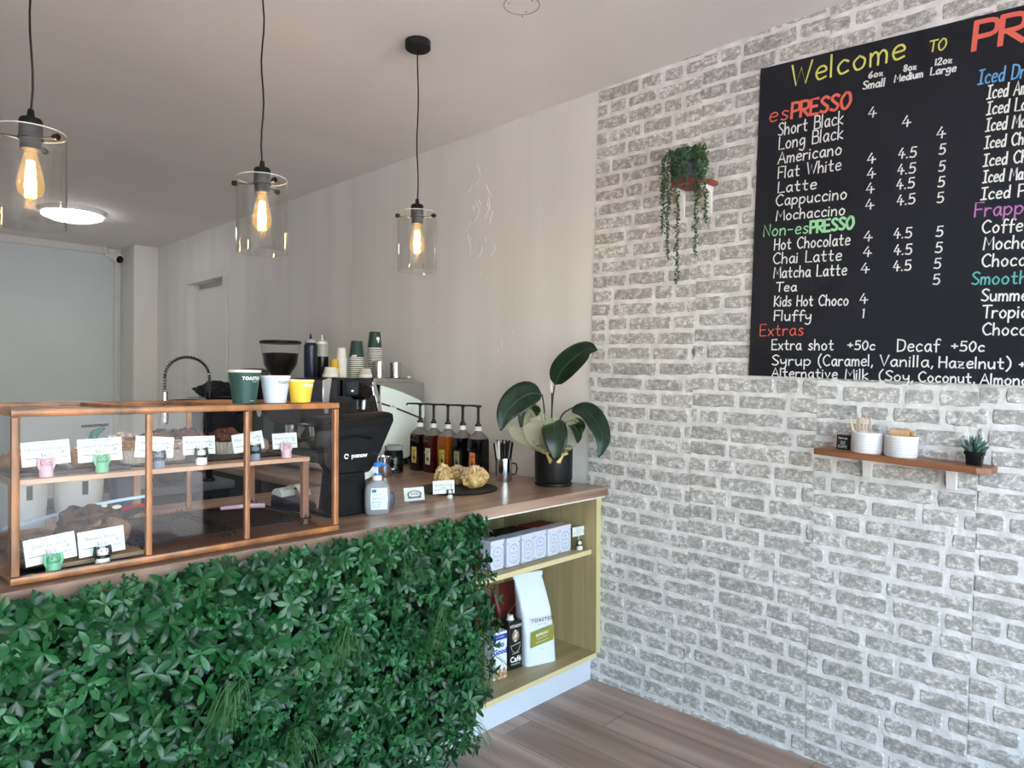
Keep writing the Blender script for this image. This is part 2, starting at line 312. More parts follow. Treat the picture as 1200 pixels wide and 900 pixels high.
# ---------------- brick wallpaper: strips and raised brick shapes ----------------
TL=.030                                  # the paper was hung slightly off level
uD=Vector((0,-math.cos(TL),-math.sin(TL))); vD=Vector((0,-math.sin(TL),math.cos(TL)))  # along row, up
O=Vector((X,2.046,H))
def wp(u,v,d=0): p=O+uD*u+vD*v; return Vector((X-d,p.y,p.z))
m_mort=mat('embossed_paper',(.885,.88,.875),.7,var=.05,vs=16,bump=.5,bs=70,world=True,c2=(.94,.935,.93))
def brickmat():
    m,t,b=newmat('brick_grey'); N=t.nodes; L=t.links
    g=N.new('ShaderNodeNewGeometry'); oi=N.new('ShaderNodeObjectInfo'); mp=N.new('ShaderNodeMapping'); mp.inputs['Scale'].default_value=(1,.8,1.05); L.new(g.outputs['Position'],mp.inputs[0])
    n1=N.new('ShaderNodeTexNoise'); n1.inputs['Scale'].default_value=52; n1.inputs['Detail'].default_value=9; n1.inputs['Roughness'].default_value=.75; L.new(mp.outputs[0],n1.inputs[0])
    cr=N.new('ShaderNodeValToRGB'); e=cr.color_ramp.elements; e[0].position=.36; e[0].color=lin((.565,.56,.545)); e[1].position=.62; e[1].color=lin((.92,.915,.905)); x=e.new(.5); x.color=lin((.70,.69,.67)); L.new(n1.outputs[0],cr.inputs[0])
    mr=N.new('ShaderNodeMapRange'); mr.inputs[3].default_value=.88; mr.inputs[4].default_value=1.12; L.new(oi.outputs['Random'],mr.inputs[0])
    sc=N.new('ShaderNodeVectorMath'); sc.operation='SCALE'; L.new(cr.outputs[0],sc.inputs[0]); L.new(mr.outputs[0],sc.inputs[3]); L.new(sc.outputs[0],b.inputs['Base Color'])
    b.inputs['Roughness'].default_value=.75
    n2=N.new('ShaderNodeTexNoise'); n2.inputs['Scale'].default_value=90; n2.inputs['Detail'].default_value=6; L.new(mp.outputs[0],n2.inputs[0])
    bp=N.new('ShaderNodeBump'); bp.inputs['Strength'].default_value=.7; bp.inputs['Distance'].default_value=.004; L.new(n2.outputs[0],bp.inputs['Height']); L.new(bp.outputs[0],b.inputs['Normal'])
    return m
m_br=brickmat(); m_edge=mat('brick_edge_print',(.60,.59,.575),.8,var=.15,vs=50,world=True)
# strips hang from the ceiling, each cut to meet ceiling and floor
def clipquad(u0,u1):
    a=lambda u,z:(u, (z-(O+uD*u).z)/vD.z)
    return [a(u0,0.0),a(u1,0.0),a(u1,H),a(u0,H)]
seams=[0,.56,1.09,1.62,2.15,2.68,3.21,3.745]
for k in range(len(seams)-1):
    q_=clipquad(seams[k]+.0012,seams[k+1]-.0005); d=.0022 if k%2 else .003
    P_=[wp(u,v,0) for u,v in q_]+[wp(u,v,d) for u,v in q_]
    P_=[Vector((p.x,max(p.y,Y0),min(max(p.z,0),H))) for p in P_]
    MB().add(P_,[(0,1,2,3),(7,6,5,4),(0,4,5,1),(1,5,6,2),(2,6,7,3),(3,7,4,0)]).build('wallpaper_strip',m_mort,wall,smooth=0,label='white wallpaper strip between the grey printed bricks')
def brick_outline(l,h,rnd):
    pts=[]; r=.005
    def j(a=.0036): return rnd.uniform(-a,a)
    k=max(2,int(l/.028))
    for i in range(k+1): pts.append((-l/2+r+(l-2*r)*i/k, -h/2+j()))
    pts.append((l/2-.002+j(.001),-h/2+r)); pts.append((l/2+j(.002),0)); pts.append((l/2-.002,h/2-r))
    for i in range(k+1): pts.append((l/2-r-(l-2*r)*i/k, h/2+j(.0022)))
    pts.append((-l/2+.002,h/2-r)); pts.append((-l/2+j(.002),0)); pts.append((-l/2+.002,-h/2+r))
    return pts
def clip(poly,f):
    out=[]
    for i in range(len(poly)):
        a,b=poly[i],poly[(i+1)%len(poly)]; fa,fb=f(a),f(b)
        if fa>=0: out.append(a)
        if (fa>=0)!=(fb>=0): t=fa/(fa-fb); out.append((a[0]+(b[0]-a[0])*t,a[1]+(b[1]-a[1])*t))
    return out
rb=random.Random(3); PITCH=.0695; bricks=[]; 
patt=[]
for row,si in [(r_,s_) for s_ in range(7) for r_ in range(-2,46)]:
    # the print repeats on each strip, so rows share a few layouts
    rr=random.Random(100+row*31+si*977); u=seams[si]-rr.uniform(0,.16); u1_=seams[si+1]; v=-PITCH*(row+.5)+(.0,.009,-.007,.006,-.01,.004,.0)[si]
    while u<u1_:
        l=rr.choice([.09,.11,.15,.18,.20,.22,.24,.26]); h=rr.uniform(.047,.056); cu=u+l/2; cv=v+rr.uniform(-.002,.002)
        o_=[(a+cu,b+cv) for a,b in brick_outline(l,h,rr)]
        o_=clip(o_,lambda p:p[0]-seams[si]-.0016)
        if len(o_)>2: o_=clip(o_,lambda p:u1_-.001-p[0])
        if len(o_)>2: o_=clip(o_,lambda p:H-.001-(O+uD*p[0]+vD*p[1]).z)
        if len(o_)>2: o_=clip(o_,lambda p:(O+uD*p[0]+vD*p[1]).z-.002)
        if len(o_)>2: o_=clip(o_,lambda p:(O+uD*p[0]+vD*p[1]).y-Y0-.002)
        u+=l+rr.uniform(.010,.016)
        if len(o_)<3: continue
        A=abs(sum(o_[i][0]*o_[(i+1)%len(o_)][1]-o_[(i+1)%len(o_)][0]*o_[i][1] for i in range(len(o_))))/2
        if A<2e-4: continue
        c=wp(cu,cv); hidden=(c.y<1.24 and 1.49<c.z<2.68) or (c.y>2.0 and c.z<.93 and False)
        bricks.append((c,o_,cu,cv,A,hidden))
def vis(b):
    c=b[0]; 
    if b[5] or c.y<.36: return 0
    return b[4]/((c.x**2+c.y**2))*c.x
bricks.sort(key=vis,reverse=True)
def brick_geo(mb,o_,cu,cv,org):
    n=len(o_); d0,d1=.002,.0062; ins=.88
    lo=[wp(u,v,d0)-org for u,v in o_]; hi=[wp(cu+(u-cu)*(1-.006/max(.03,abs(u-cu)+.03)),cv+(v-cv)*ins,d1)-org for u,v in o_]
    mb.add(lo+hi,[(i,(i+1)%n,n+(i+1)%n,n+i) for i in range(n)]+[tuple(range(n,2*n))])
for b in bricks[:300]:
    mb=MB(); org=wp(b[2],b[3],0); brick_geo(mb,b[1],b[2],b[3],org); mb.build('brick',m_br,wall,loc=org,smooth=25)
mb=MB()
for b in bricks[300:]: brick_geo(mb,b[1],b[2],b[3],Vector((0,0,0)))
o=mb.build('brick_courses',m_br,wall,smooth=25); o['kind']='stuff'
# ---------------- menu board ----------------
def board_pt(u,v,d=0):   # u,v in metres from the top left corner, along and up
    return Vector((X-.008-d,1.225-u*.9987-v*.036,2.731-u*.045+v*.9993))
bd=thing('menu_board','large black chalk menu board with handwritten coffee prices on the brick wall','menu board',(X-.008,1.225,2.731))
c_=[(0,0),(2.2,-.066),(2.2,-1.234),(0,-1.245)]
P_=[board_pt(u,v,0) for u,v in c_]+[board_pt(u,v,.006) for u,v in c_]; org=Vector(bd.location)
MB().add([p-org for p in P_],[(0,1,2,3),(7,6,5,4),(0,4,5,1),(1,5,6,2),(2,6,7,3),(3,7,4,0)]).build('board_panel',mat('chalkboard',(.11,.12,.155),.42,var=.1,vs=2,spec=.35),bd,smooth=0)
chalk={'yellow':(.86,.85,.42),'white':(.90,.91,.90),'coral':(.90,.42,.36),'green':(.62,.86,.66),'blue':(.42,.66,.86),'violet':(.72,.46,.72),'teal':(.40,.72,.70)}
LINES=[('Welcome', 'yellow', 1.5, 1.098, 2.621, 0.693, 2.606, 0.082), ('TO', 'yellow', 1, 0.623, 2.602, 0.572, 2.596, 0.037), ('PR', 'coral', 5, 0.492, 2.567, 0.355, 2.554, 0.088), ('6oz', 'white', 1, 0.817, 2.57, 0.768, 2.566, 0.021), ('Small', 'white', 1, 0.837, 2.535, 0.762, 2.526, 0.028), ('8oz', 'white', 1, 0.702, 2.559, 0.661, 2.555, 0.022), ('Medium', 'white', 1, 0.731, 2.53, 0.641, 2.522, 0.025), ('12oz', 'white', 1, 0.605, 2.551, 0.554, 2.544, 0.022), ('Large', 'white', 1, 0.618, 2.521, 0.542, 2.511, 0.025), ('es', 'coral', 1, 1.188, 2.504, 1.107, 2.497, 0.059), ('PRESSO', 'coral', 2.6, 1.098, 2.497, 0.878, 2.48, 0.058), ('Short Black', 'white', 1, 1.151, 2.441, 0.903, 2.426, 0.049), ('Long Black', 'white', 1, 1.147, 2.385, 0.903, 2.371, 0.049), ('Americano', 'white', 1, 1.151, 2.329, 0.908, 2.313, 0.045), ('Flat White', 'white', 1, 1.15, 2.271, 0.91, 2.255, 0.045), ('Latte', 'white', 1, 1.15, 2.214, 0.999, 2.201, 0.042), ('Cappuccino', 'white', 1, 1.158, 2.163, 0.889, 2.143, 0.043), ('Mochaccino', 'white', 1, 1.157, 2.104, 0.895, 2.085, 0.04), ('Non-es', 'green', 1, 1.208, 2.048, 1.029, 2.036, 0.046), ('PRESSO', 'green', 2.2, 1.023, 2.035, 0.865, 2.03, 0.044), ('Hot Chocolate', 'white', 1, 1.164, 1.988, 0.877, 1.97, 0.043), ('Chai Latte', 'white', 1, 1.168, 1.933, 0.906, 1.916, 0.043), ('Matcha Latte', 'white', 1, 1.166, 1.876, 0.888, 1.859, 0.043), ('Tea', 'white', 1, 1.156, 1.821, 1.073, 1.816, 0.036), ('Kids Hot Choco', 'white', 1, 1.163, 1.763, 0.882, 1.746, 0.04), ('Fluffy', 'white', 1, 1.163, 1.706, 1.016, 1.697, 0.04), ('Extras', 'coral', 0.8, 1.221, 1.647, 1.045, 1.642, 0.046), ('Extra shot', 'white', 1, 1.172, 1.59, 0.933, 1.581, 0.04), ('+50c', 'white', 1, 0.885, 1.582, 0.79, 1.577, 0.032), ('Decaf', 'white', 1, 0.717, 1.57, 0.586, 1.566, 0.042), ('+50c', 'white', 1, 0.552, 1.567, 0.457, 1.562, 0.032), ('Syrup', 'white', 1, 1.172, 1.528, 1.016, 1.524, 0.04), ('(Caramel,', 'white', 1, 0.991, 1.523, 0.793, 1.519, 0.041), ('Vanilla,', 'white', 1, 0.774, 1.519, 0.6, 1.512, 0.039), ('Hazelnut)', 'white', 1, 0.588, 1.511, 0.382, 1.503, 0.037), ('+50c', 'white', 1, 0.364, 1.503, 0.29, 1.5, 0.029), ('Alternative Milk', 'white', 1, 1.172, 1.481, 0.812, 1.471, 0.036), ('(Soy,', 'white', 1, 0.777, 1.467, 0.662, 1.462, 0.036), ('Coconut,', 'white', 1, 0.65, 1.462, 0.48, 1.457, 0.035), ('Almond)', 'white', 1, 0.469, 1.455, 0.32, 1.45, 0.034), ('4', 'white', 1, 0.818, 2.426, 0.788, 2.423, 0.036), ('4', 'white', 1, 0.82, 2.258, 0.789, 2.257, 0.036), ('4', 'white', 1, 0.82, 2.204, 0.789, 2.203, 0.036), ('4', 'white', 1, 0.823, 2.15, 0.793, 2.149, 0.036), ('4', 'white', 1, 0.825, 2.091, 0.794, 2.091, 0.036), ('4', 'white', 1, 0.706, 2.363, 0.676, 2.361, 0.037), ('4', 'white', 1, 0.599, 2.297, 0.57, 2.295, 0.037), ('4.5', 'white', 1, 0.718, 2.255, 0.66, 2.248, 0.035), ('4.5', 'white', 1, 0.72, 2.198, 0.662, 2.193, 0.035), ('4.5', 'white', 1, 0.723, 2.146, 0.665, 2.142, 0.035), ('4.5', 'white', 1, 0.721, 2.089, 0.663, 2.086, 0.035), ('5', 'white', 1, 0.591, 2.241, 0.572, 2.239, 0.034), ('5', 'white', 1, 0.592, 2.183, 0.573, 2.181, 0.034), ('5', 'white', 1, 0.594, 2.13, 0.574, 2.128, 0.034), ('5', 'white', 1, 0.596, 2.076, 0.576, 2.075, 0.034), ('4', 'white', 1, 0.831, 1.977, 0.8, 1.974, 0.035), ('4', 'white', 1, 0.833, 1.921, 0.802, 1.918, 0.035), ('4', 'white', 1, 0.84, 1.861, 0.809, 1.859, 0.035), ('4', 'white', 1, 0.843, 1.749, 0.813, 1.749, 0.035), ('1', 'white', 1, 0.835, 1.697, 0.825, 1.696, 0.033), ('4.5', 'white', 1, 0.731, 1.973, 0.673, 1.968, 0.035), ('4.5', 'white', 1, 0.73, 1.914, 0.672, 1.91, 0.035), ('4.5', 'white', 1, 0.732, 1.857, 0.674, 1.854, 0.035), ('5', 'white', 1, 0.599, 1.961, 0.578, 1.959, 0.034), ('5', 'white', 1, 0.601, 1.906, 0.58, 1.904, 0.034), ('5', 'white', 1, 0.605, 1.852, 0.584, 1.85, 0.034), ('5', 'white', 1, 0.607, 1.797, 0.586, 1.796, 0.034), ('Iced Drinks', 'blue', 1, 0.48, 2.448, 0.292, 2.426, 0.046), ('Iced Americano', 'white', 1, 0.455, 2.393, 0.253, 2.37, 0.043), ('Iced Latte', 'white', 1, 0.456, 2.341, 0.303, 2.324, 0.041), ('Iced Mocha', 'white', 1, 0.458, 2.287, 0.305, 2.271, 0.041), ('Iced Chocolate', 'white', 1, 0.461, 2.231, 0.258, 2.211, 0.039), ('Iced Chai', 'white', 1, 0.464, 2.173, 0.322, 2.16, 0.039), ('Iced Matcha', 'white', 1, 0.465, 2.119, 0.297, 2.104, 0.039), ('Iced P', 'white', 1, 0.47, 2.064, 0.352, 2.054, 0.039), ('Frappe', 'violet', 1, 0.487, 2.01, 0.326, 1.997, 0.046), ('Coffee', 'white', 1, 0.466, 1.953, 0.334, 1.942, 0.041), ('Mocha', 'white', 1, 0.462, 1.898, 0.342, 1.888, 0.041), ('Chocolate', 'white', 1, 0.466, 1.842, 0.268, 1.827, 0.041), ('Smoothies', 'teal', 1, 0.495, 1.786, 0.288, 1.771, 0.041), ('Summer', 'white', 1, 0.468, 1.729, 0.321, 1.719, 0.039), ('Tropical', 'white', 1, 0.464, 1.673, 0.307, 1.664, 0.041), ('Chocolate', 'white', 1, 0.463, 1.617, 0.265, 1.606, 0.039)]
for t,colr,wt,y0,z0,y1,z1,hh in LINES:
    a=Vector((0,y0,z0)); b=Vector((0,y1,z1)); dr=(b-a); Wd=dr.length; dr.normalize(); up=Vector((0,-dr.z,dr.y)); up=up if up.z>0 else -up
    mb=MB(); script(mb,t,hh,Wd,0.0049*(wt if wt<2 else 1+wt*.45),lambda u,v:Vector((X-.0153-.00006*script.k,a.y+dr.y*u+up.y*v,a.z+dr.z*u+up.z*v))-org)
    mb.build('handwriting',mat('chalk_'+colr,chalk[colr],.8),bd,smooth=0,label='%s chalk lettering'%colr,fix=False)
# ---------------- shelf on the brick wall ----------------
sx=math.atan(.055)
sh=thing('wall_shelf','long brown timber shelf with white brackets below the menu board','shelf',(X-.0075,.69,1.203),rx=sx)
MB().prism([(0,-.27),(0,.27),(-.135,.27),(-.135,-.235),(-.10,-.27)],.022,MX((0,0,-.022))).build('shelf_plank',wood('cedar_shelf',(.40,.23,.14),(.64,.42,.28),1,.4,1),sh,bevel=.003)
for yy in (.12,-.145):
    br=MB(); br.prism([(0,0),(-.10,0),(-.10,-.006),(-.03,-.012),(-.010,-.075),(0,-.075)],.03,MX((0,yy+.015,-.0225),rx=PI/2)); o=br.build('bracket',M_white,sh,bevel=.001)
    for zz in (-.01,-.05):
        MB().lathe([(0,0),(.004,0),(.003,.0018),(0,.002)],10,M=MX((-.0045 if zz<-.04 else -.03,yy,-.0225+zz),ry=-PI/2)).build('screw',M_steel,o)
def onshelf(yy,dx=-.07): # point on the tilted shelf
    q_=sh.location+Euler((sx,0,0)).to_matrix()@Vector((dx,yy-.69,0)); return q_
def pot(name,label,yy,r,h,dx,rx):
    p=thing(name,label,'pot',onshelf(yy,dx),rx=rx)
    MB().lathe([(0,0),(r*.93,0),(r,.006),(r,h),(r-.005,h),(r-.005,.012),(0,.012)],40).build('pot_body',mat('white_ceramic',(.93,.93,.93),.35),p)
    g=MB()
    for k in range(26):
        for j in range(6):
            a0=2*PI*k/26; a1=2*PI*(k+.5)/26; z0=.008+j*(h-.014)/6
            f=lambda a,z:((r+.0008)*math.cos(a),(r+.0008)*math.sin(a),z)
            g.add([f(a0,z0),f(a1,z0+.006),f(a1,z0+.0085),f(a0,z0+.0025)],[(0,1,2,3)]); g.add([f(a1,z0+.006),f(a1*2-a0,z0),f(a1*2-a0,z0+.0025),f(a1,z0+.0085)],[(0,1,2,3)])
    g.build('chevron_relief',mat('chevron',(.80,.81,.84),.5),p,smooth=0,fix=False,label='fine chevron pattern')
    return p
pot('sugar_pot','white chevron pot holding brown sugar packets, right pot of the pair on the shelf',.69,.052,.073,-.068,sx)
pot('stirrer_pot','white chevron pot holding wooden stirrers, left pot of the pair on the shelf',.80,.052,.073,-.068,sx)
st=None
SW=wood('birch',(.84,.74,.64),(.92,.84,.76),2,.7,1)
for k in range(8):
    a=k-3.5
    o=MB().bb((-.001,-.0035,0),(.001,.0035,.112)).build('wooden_stirrer',SW,bevel=.001); q_=onshelf(.80)
    lean=.55 if k==7 else -.04*a
    yy=-a*.0085 if k<7 else .028
    o.location=q_+Vector((0,yy+.004,.0125)); o.rotation_euler=(lean*-.35 if k==7 else random.uniform(-.04,.04),random.uniform(-.05,.05),random.uniform(-.2,.2))
    tag(o,'pale wooden coffee stirrer standing in the left white pot' if k<7 else 'pale wooden stirrer leaning left apart from the others in the white pot','stirrer','stirrers in the white pot' if k<7 else None)
PK=mat('kraft_paper',(.74,.58,.42),.8,var=.08,vs=60)
for k in range(7):
    o=MB().bb((-.001,-.02,0),(.001,.02,.062)).build('sugar_packet',PK,bevel=.0005); q_=onshelf(.69)
    o.location=q_+Vector((-.025+.008*k,random.uniform(-.006,.006),.030)); o.rotation_euler=(random.uniform(-.35,.35),random.uniform(-.2,.2),random.uniform(-.5,.5)); tag(o,'brown kraft sugar packet in the right white pot','sugar packet','sugar packets in the white pot')
cs=thing('coffee_card','small black printed cafe card box at the left end of the shelf','card box',onshelf(.885,-.05),rz=.1,rx=sx)
box('card_box',(-.012,-.022,0),(.012,.022,.052),mat('black_card',(.05,.05,.055),.5),cs,bevel=.001)
mb=MB(); script(mb,'Fairtrade',.007,.03,.0012,lambda u,v:Vector((-.0127,.015-u,.038+v))); script(mb,'CAFE',.009,.03,.0016,lambda u,v:Vector((-.0127,.015-u,.006+v)))
for k in range(5): mb.tube([(-.0128,.003*k-.006,.018),(-.0128,.004*k-.008,.031)],.0006,4)
mb.build('card_print',M_paper,cs,smooth=0,fix=False)
su=thing('potted_succulent','small green succulent in a square black pot at the right end of the shelf','plant',onshelf(.475,-.065),rx=sx)
MB().lathe([(0,0),(.021,0),(.025,.034),(.028,.034),(.029,.045),(.025,.045),(.024,.038),(0,.038)],32,sq=.75).build('pot_body',M_black,su)
SG=mat('succulent_green',(.30,.42,.38),.5,var=.2,vs=60)
for ring,(nl,tl,ln) in enumerate([(7,1.15,.045),(6,.75,.05),(5,.35,.052)]):
    for k in range(nl):
        a=2*PI*k/nl+ring*.4; mb=MB(); d=Vector((math.cos(a)*math.sin(tl),math.sin(a)*math.sin(tl),math.cos(tl)))
        pts=[Vector((0,0,.036))+d*ln*t+Vector((0,0,.010*t*t)) for t in(0,.3,.6,.85,1)]
        mb.tube(pts,[.004,.0065,.006,.0035,.0006],6); mb.build('leaf',SG,su)
# ---------------- corner shelf with trailing plant ----------------
hs=thing('hanging_shelf','small reddish timber shelf with white bracket high on the brick wall','shelf',(X-.0075,1.515,2.316),rx=.03)
MB().prism([(0,-.105),(0,.105),(-.05,.10),(-.125,.045),(-.125,-.045),(-.05,-.10)],.018,MX((0,0,-.018))).build('shelf_plank',wood('red_cedar',(.40,.15,.09),(.60,.27,.17),1,.4,1),hs,bevel=.002)
for yy in(.06,-.07): MB().prism([(0,0),(-.08,0),(-.08,-.006),(-.02,-.03),(-.004,-.12),(0,-.12)],.022,MX((0,yy+.011,-.0185),rx=PI/2)).build('bracket',M_white,hs,bevel=.001)
hp=thing('trailing_plant','trailing string-of-pearls style plant in a grey pot on the small red shelf','plant',(X-.073,1.515,2.316))
MB().lathe([(0,0),(.045,0),(.056,.10),(.058,.11),(.053,.11),(.05,.095),(0,.095)],32,sq=.35).build('pot_body',mat('slate_pot',(.32,.35,.40),.6,var=.2,vs=30),hp)
VM=tinted('trailing_green',[(.12,.22,.12),(.22,.34,.20),(.36,.50,.33)],rough=.5)
rv=random.Random(5)
def bead_leaf(mb,c,s):
    a=rv.uniform(0,6.28); mb.add([(-s,0,0),(0,-s*.6,s*.2),(s,0,0),(0,s*.6,s*.2),(0,0,s*.9),(0,0,-s*.3)],[(0,1,4),(1,2,4),(2,3,4),(3,0,4),(1,0,5),(2,1,5),(3,2,5),(0,3,5)],MX(c,rv.uniform(-1,1),rv.uniform(-1,1),a),tint=rv.random())
for sy,sxx,zt in [(.113,-.02,-.21),(.062,-.055,-.335),(.010,-.064,-.447),(-.066,-.05,-.335),(-.098,-.03,-.20),(-.085,-.045,-.10),(.09,-.045,-.06),(-.02,-.062,-.04)]:
    mb=MB(); yb=sy*.5; pts=[Vector((sxx*.5,yb,.10)),Vector((sxx*.9,sy*.85,.135)),Vector((sxx*1.1,sy,.09))]
    n_=int((.09-zt)/.03)
    for k in range(1,n_+1): pts.append(Vector((sxx*1.15+rv.uniform(-.003,.003),sy+rv.uniform(-.004,.004),.09+(zt-.09)*k/n_)))
    mb.tube(pts,.0012,5); mb.t=[.3]*len(mb.f)
    L_=0
    for a,b in zip(pts,pts[1:]):
        n2=max(2,int((b-a).length/.0042))
        for k in range(n2): c=a+(b-a)*k/n2; bead_leaf(mb,c+Vector((rv.uniform(-.009,.009),rv.uniform(-.009,.009),rv.uniform(-.003,.003))),rv.uniform(.0065,.0095))
    mb.build('trailing_strand',VM,hp,smooth=0,fix=False)
mb=MB()
for k in range(620):
    a=rv.uniform(0,6.28); t=rv.random(); r_=.03+.04*t; c=Vector((r_*math.cos(a)*.95,r_*math.sin(a)*1.15,.10+rv.uniform(0,.04)-(.10*max(0,t-.5))))
    bead_leaf(mb,c,rv.uniform(.007,.0095))
for k in range(260):
    a=rv.choice([rv.uniform(1.9,2.75),rv.uniform(3.95,4.7),rv.uniform(3.3,3.5)]); c=Vector((.063*math.cos(a)-.002,.07*math.sin(a),rv.uniform(.0,.11))); bead_leaf(mb,c,rv.uniform(.007,.0095))
mb.build('foliage_crown',VM,hp,smooth=0,fix=False)
# ---------------- pendant lamps ----------------
M_shade=glass('shade_glass',(.985,.985,.982),1.2,base=.05); M_bulb=glass('amber_bulb',(1,.95,.85),1.0,base=.04,glow=.16)
M_fil=mat('hot_filament',(1,.86,.62),emit=120)
def pendant(loc,zt,label,ang):
    p=thing('pendant_lamp',label,'pendant lamp',(loc[0],loc[1],H),group='glass cylinder pendants above the counter')
    p.rotation_euler[2]=ang
    MB().lathe([(0,0),(.053,0),(.053,-.03),(.048,-.034),(0,-.034)],32).build('canopy',M_blackm,p)
    L_=H-zt
    pts=[(.004*math.sin(k*1.1),.003*math.sin(k*.8+1),-.03-(L_-.095)*k/14) for k in range(14)]; pts[0]=(0,0,-.03)
    pts.append((0,0,-(L_-.055)))
    MB().tube(pts,.0028,8).build('cord',M_black,p)
    z=-L_
    MB().lathe([(0,z+.06),(.007,z+.06),(.009,z+.045),(.009,z+.038),(.024,z+.036),(.027,z+.030),(.027,z-.012),(.030,z-.014),(.030,z-.017),(.024,z-.018),(.024,z-.045),(0,z-.045)],28).build('lamp_holder',M_blackm,p)
    MB().lathe([(.0795,z),(.081,z),(.081,z-.245),(.0795,z-.245),(.0795,z)],56).build('glass_shade',M_shade,p)
    MB().lathe([(.0793,z-.001),(.0803,z+.0015),(.0813,z-.001)],56).build('shade_rim',mat('glass_edge',(.85,.87,.87),.1,spec=1),p)
    for k in range(3):
        a=2*PI*k/3; d=Vector((math.cos(a),math.sin(a),0)); b=MB(); b.tube([d*.024+Vector((0,0,z-.016)),d*.083+Vector((0,0,z-.020))],.002,8); arm=b.build('shade_arm',M_blackm,p)
        b=MB(); b.lathe([(0,-.005),(.0075,-.005),(.0085,0),(.0085,.009),(.006,.012),(0,.012)],16,M=Matrix.Translation(d*.083+Vector((0,0,z-.02)))@d.to_track_quat('Z','Y').to_matrix().to_4x4()); b.build('thumb_knob',M_blackm,arm)
    MB().lathe([(.012,z-.045),(.015,z-.058),(.022,z-.085),(.0305,z-.125),(.032,z-.142),(.027,z-.158),(.016,z-.168),(.006,z-.174),(0,z-.184)],28).build('bulb',M_bulb,p,fix=False)
    fm=MB()
    for k in range(6):
        a=2*PI*k/6; fm.tube([(.006*math.cos(a),.006*math.sin(a),z-.075),(.011*math.cos(a+.5),.011*math.sin(a+.5),z-.135)],.0032,6)
    fm.build('filament',M_fil,p,fix=False)
    l=bpy.data.lights.new('pendant_glow','POINT'); l.energy=.5; l.color=(1,.8,.55); l.shadow_soft_size=.015; lo=bpy.data.objects.new('pendant_glow',l); COL.objects.link(lo); lo.parent=p; lo.location=(0,0,z-.105)
    return p
pendant((.44,2.166),2.10,'clear glass pendant lamp nearest the left edge above the display case',1.0)
pendant((1.095,2.205),2.127,'clear glass pendant lamp hanging in the middle, above the three paper cups',2.6)
pendant((1.832,2.309),2.163,'clear glass pendant lamp nearest the brick wall with its black ceiling canopy in view',.75)
cl=thing('ceiling_light','round white flush ceiling light glowing at the rear of the room','ceiling light',(1.66,6.71,H))
MB().lathe([(0,0),(.235,0),(.235,-.03),(.225,-.035),(0,-.035)],48).build('light_base',M_white,cl)
MB().lathe([(.222,-.035),(.22,-.05),(.16,-.075),(.08,-.085),(0,-.088)],48).build('diffuser',mat('lit_diffuser',(1,1,1),emit=9),cl)
sc_=thing('security_camera','white security camera with two stub antennas in the rear corner below the ceiling','camera',(2.40,Y1-.035,2.83),rz=.35)
MB().cyl((0,-.0,0),.04,.03,20,M=MX((0,0,0),rx=PI/2)).build('mount_plate',M_white,sc_)
MB().lathe([(0,0),(.05,.0),(.055,.02),(.05,.13),(0,.14)],24,M=MX((0,-.02,-.03),rx=PI/2+.35)).build('camera_body',M_white,sc_)
MB().lathe([(0,0),(.04,0),(.035,.01),(0,.014)],20,M=MX((0,-.145,-.08),rx=PI/2+.35)).build('lens_front',M_black,sc_)
for s_ in(-1,1): MB().tube([(s_*.05,-.06,-.05),(s_*.10,-.07,-.04),(s_*.13,-.07,.05)],.011,8).build('antenna',M_white,sc_)
# ---------------- counter ----------------
ct=thing('service_counter','long wood-topped service counter running out from the side wall with open oak shelves','counter',(1.5,2.5,0))
cl_=Vector((1.5,2.5,0))
def cb(name,a,b,mt,parent=None,bevel=0,label=None):
    p=parent or ct
    off=cl_ if p in (ct,) or p.parent==ct else Vector((0,0,0))
    return MB().bb([a[i]-off[i] for i in range(3)],[b[i]-off[i] for i in range(3)]).build(name,mt,p,bevel=bevel,label=label)
FY=1.975; g_=.0015; XW=X-.0085
# front worktop lies on the seam boards; the rear run turns the corner
cb('worktop',(.345,FY,ZC-.042),(XW,2.95,ZC),M_counter,bevel=.002)
cb('worktop',(1.80,2.9515,ZC-.042),(XW+.0065,5.3,ZC),wood('walnut_laminate_run',(.44,.33,.27),(.75,.62,.54),1,.28,.7,world=True),bevel=.002)
M_edge=mat('white_laminate',(.84,.86,.90),.4)
cb('edge_strip',(1.8,FY+.018,ZC-.052),(XW-.002,FY+.03,ZC-.0435),mat('white_strip',(.93,.92,.90),.4))
for a,b in (((2.704,FY+.045,.15),(XW-.001,2.66,ZC-.0535)),((1.50,FY+.045,.15),(1.52,2.66,ZC-.0535))): cb('side_panel',a,b,M_pale,bevel=.0008)
cb('side_panel_edge',(2.703,FY+.0435,.15),(XW,FY+.0448,ZC-.0535),mat('oak_edge',(.80,.76,.56),.5))
cb('back_panel',(1.5215,2.64,.15),(2.7025,2.66,ZC-.054),M_pale)
sp=wood('pale_oak_shelf',(.65,.575,.41),(.74,.67,.50),0,.45,.8,world=True); em=mat('shelf_edging',(.85,.79,.60),.5)
for z,y in ((.646,.075),(.155,.042)):
    s_=cb('shelf',(1.5215,FY+y,z-.022),(2.7025,2.638,z),sp); cb('shelf_edge',(1.5215,FY+y-.0015,z-.022),(2.7025,FY+y-.0003,z),em,s_)
cb('plinth',(1.4,2.075,0),(XW-.002,2.10,.132),M_edge,label='grey-white laminate plinth'); cb('bottom_rail',(1.4,2.03,.1325),(2.70,2.64,.1332),em)
cb('front_carcass',(.36,2.035,0.002),(1.498,2.055,ZC-.0435),mat('carcass_grey',(.55,.57,.60),.6)); cb('end_panel',(.36,2.057,.002),(.38,2.93,ZC-.0435),mat('end_grey',(.80,.81,.83),.5))
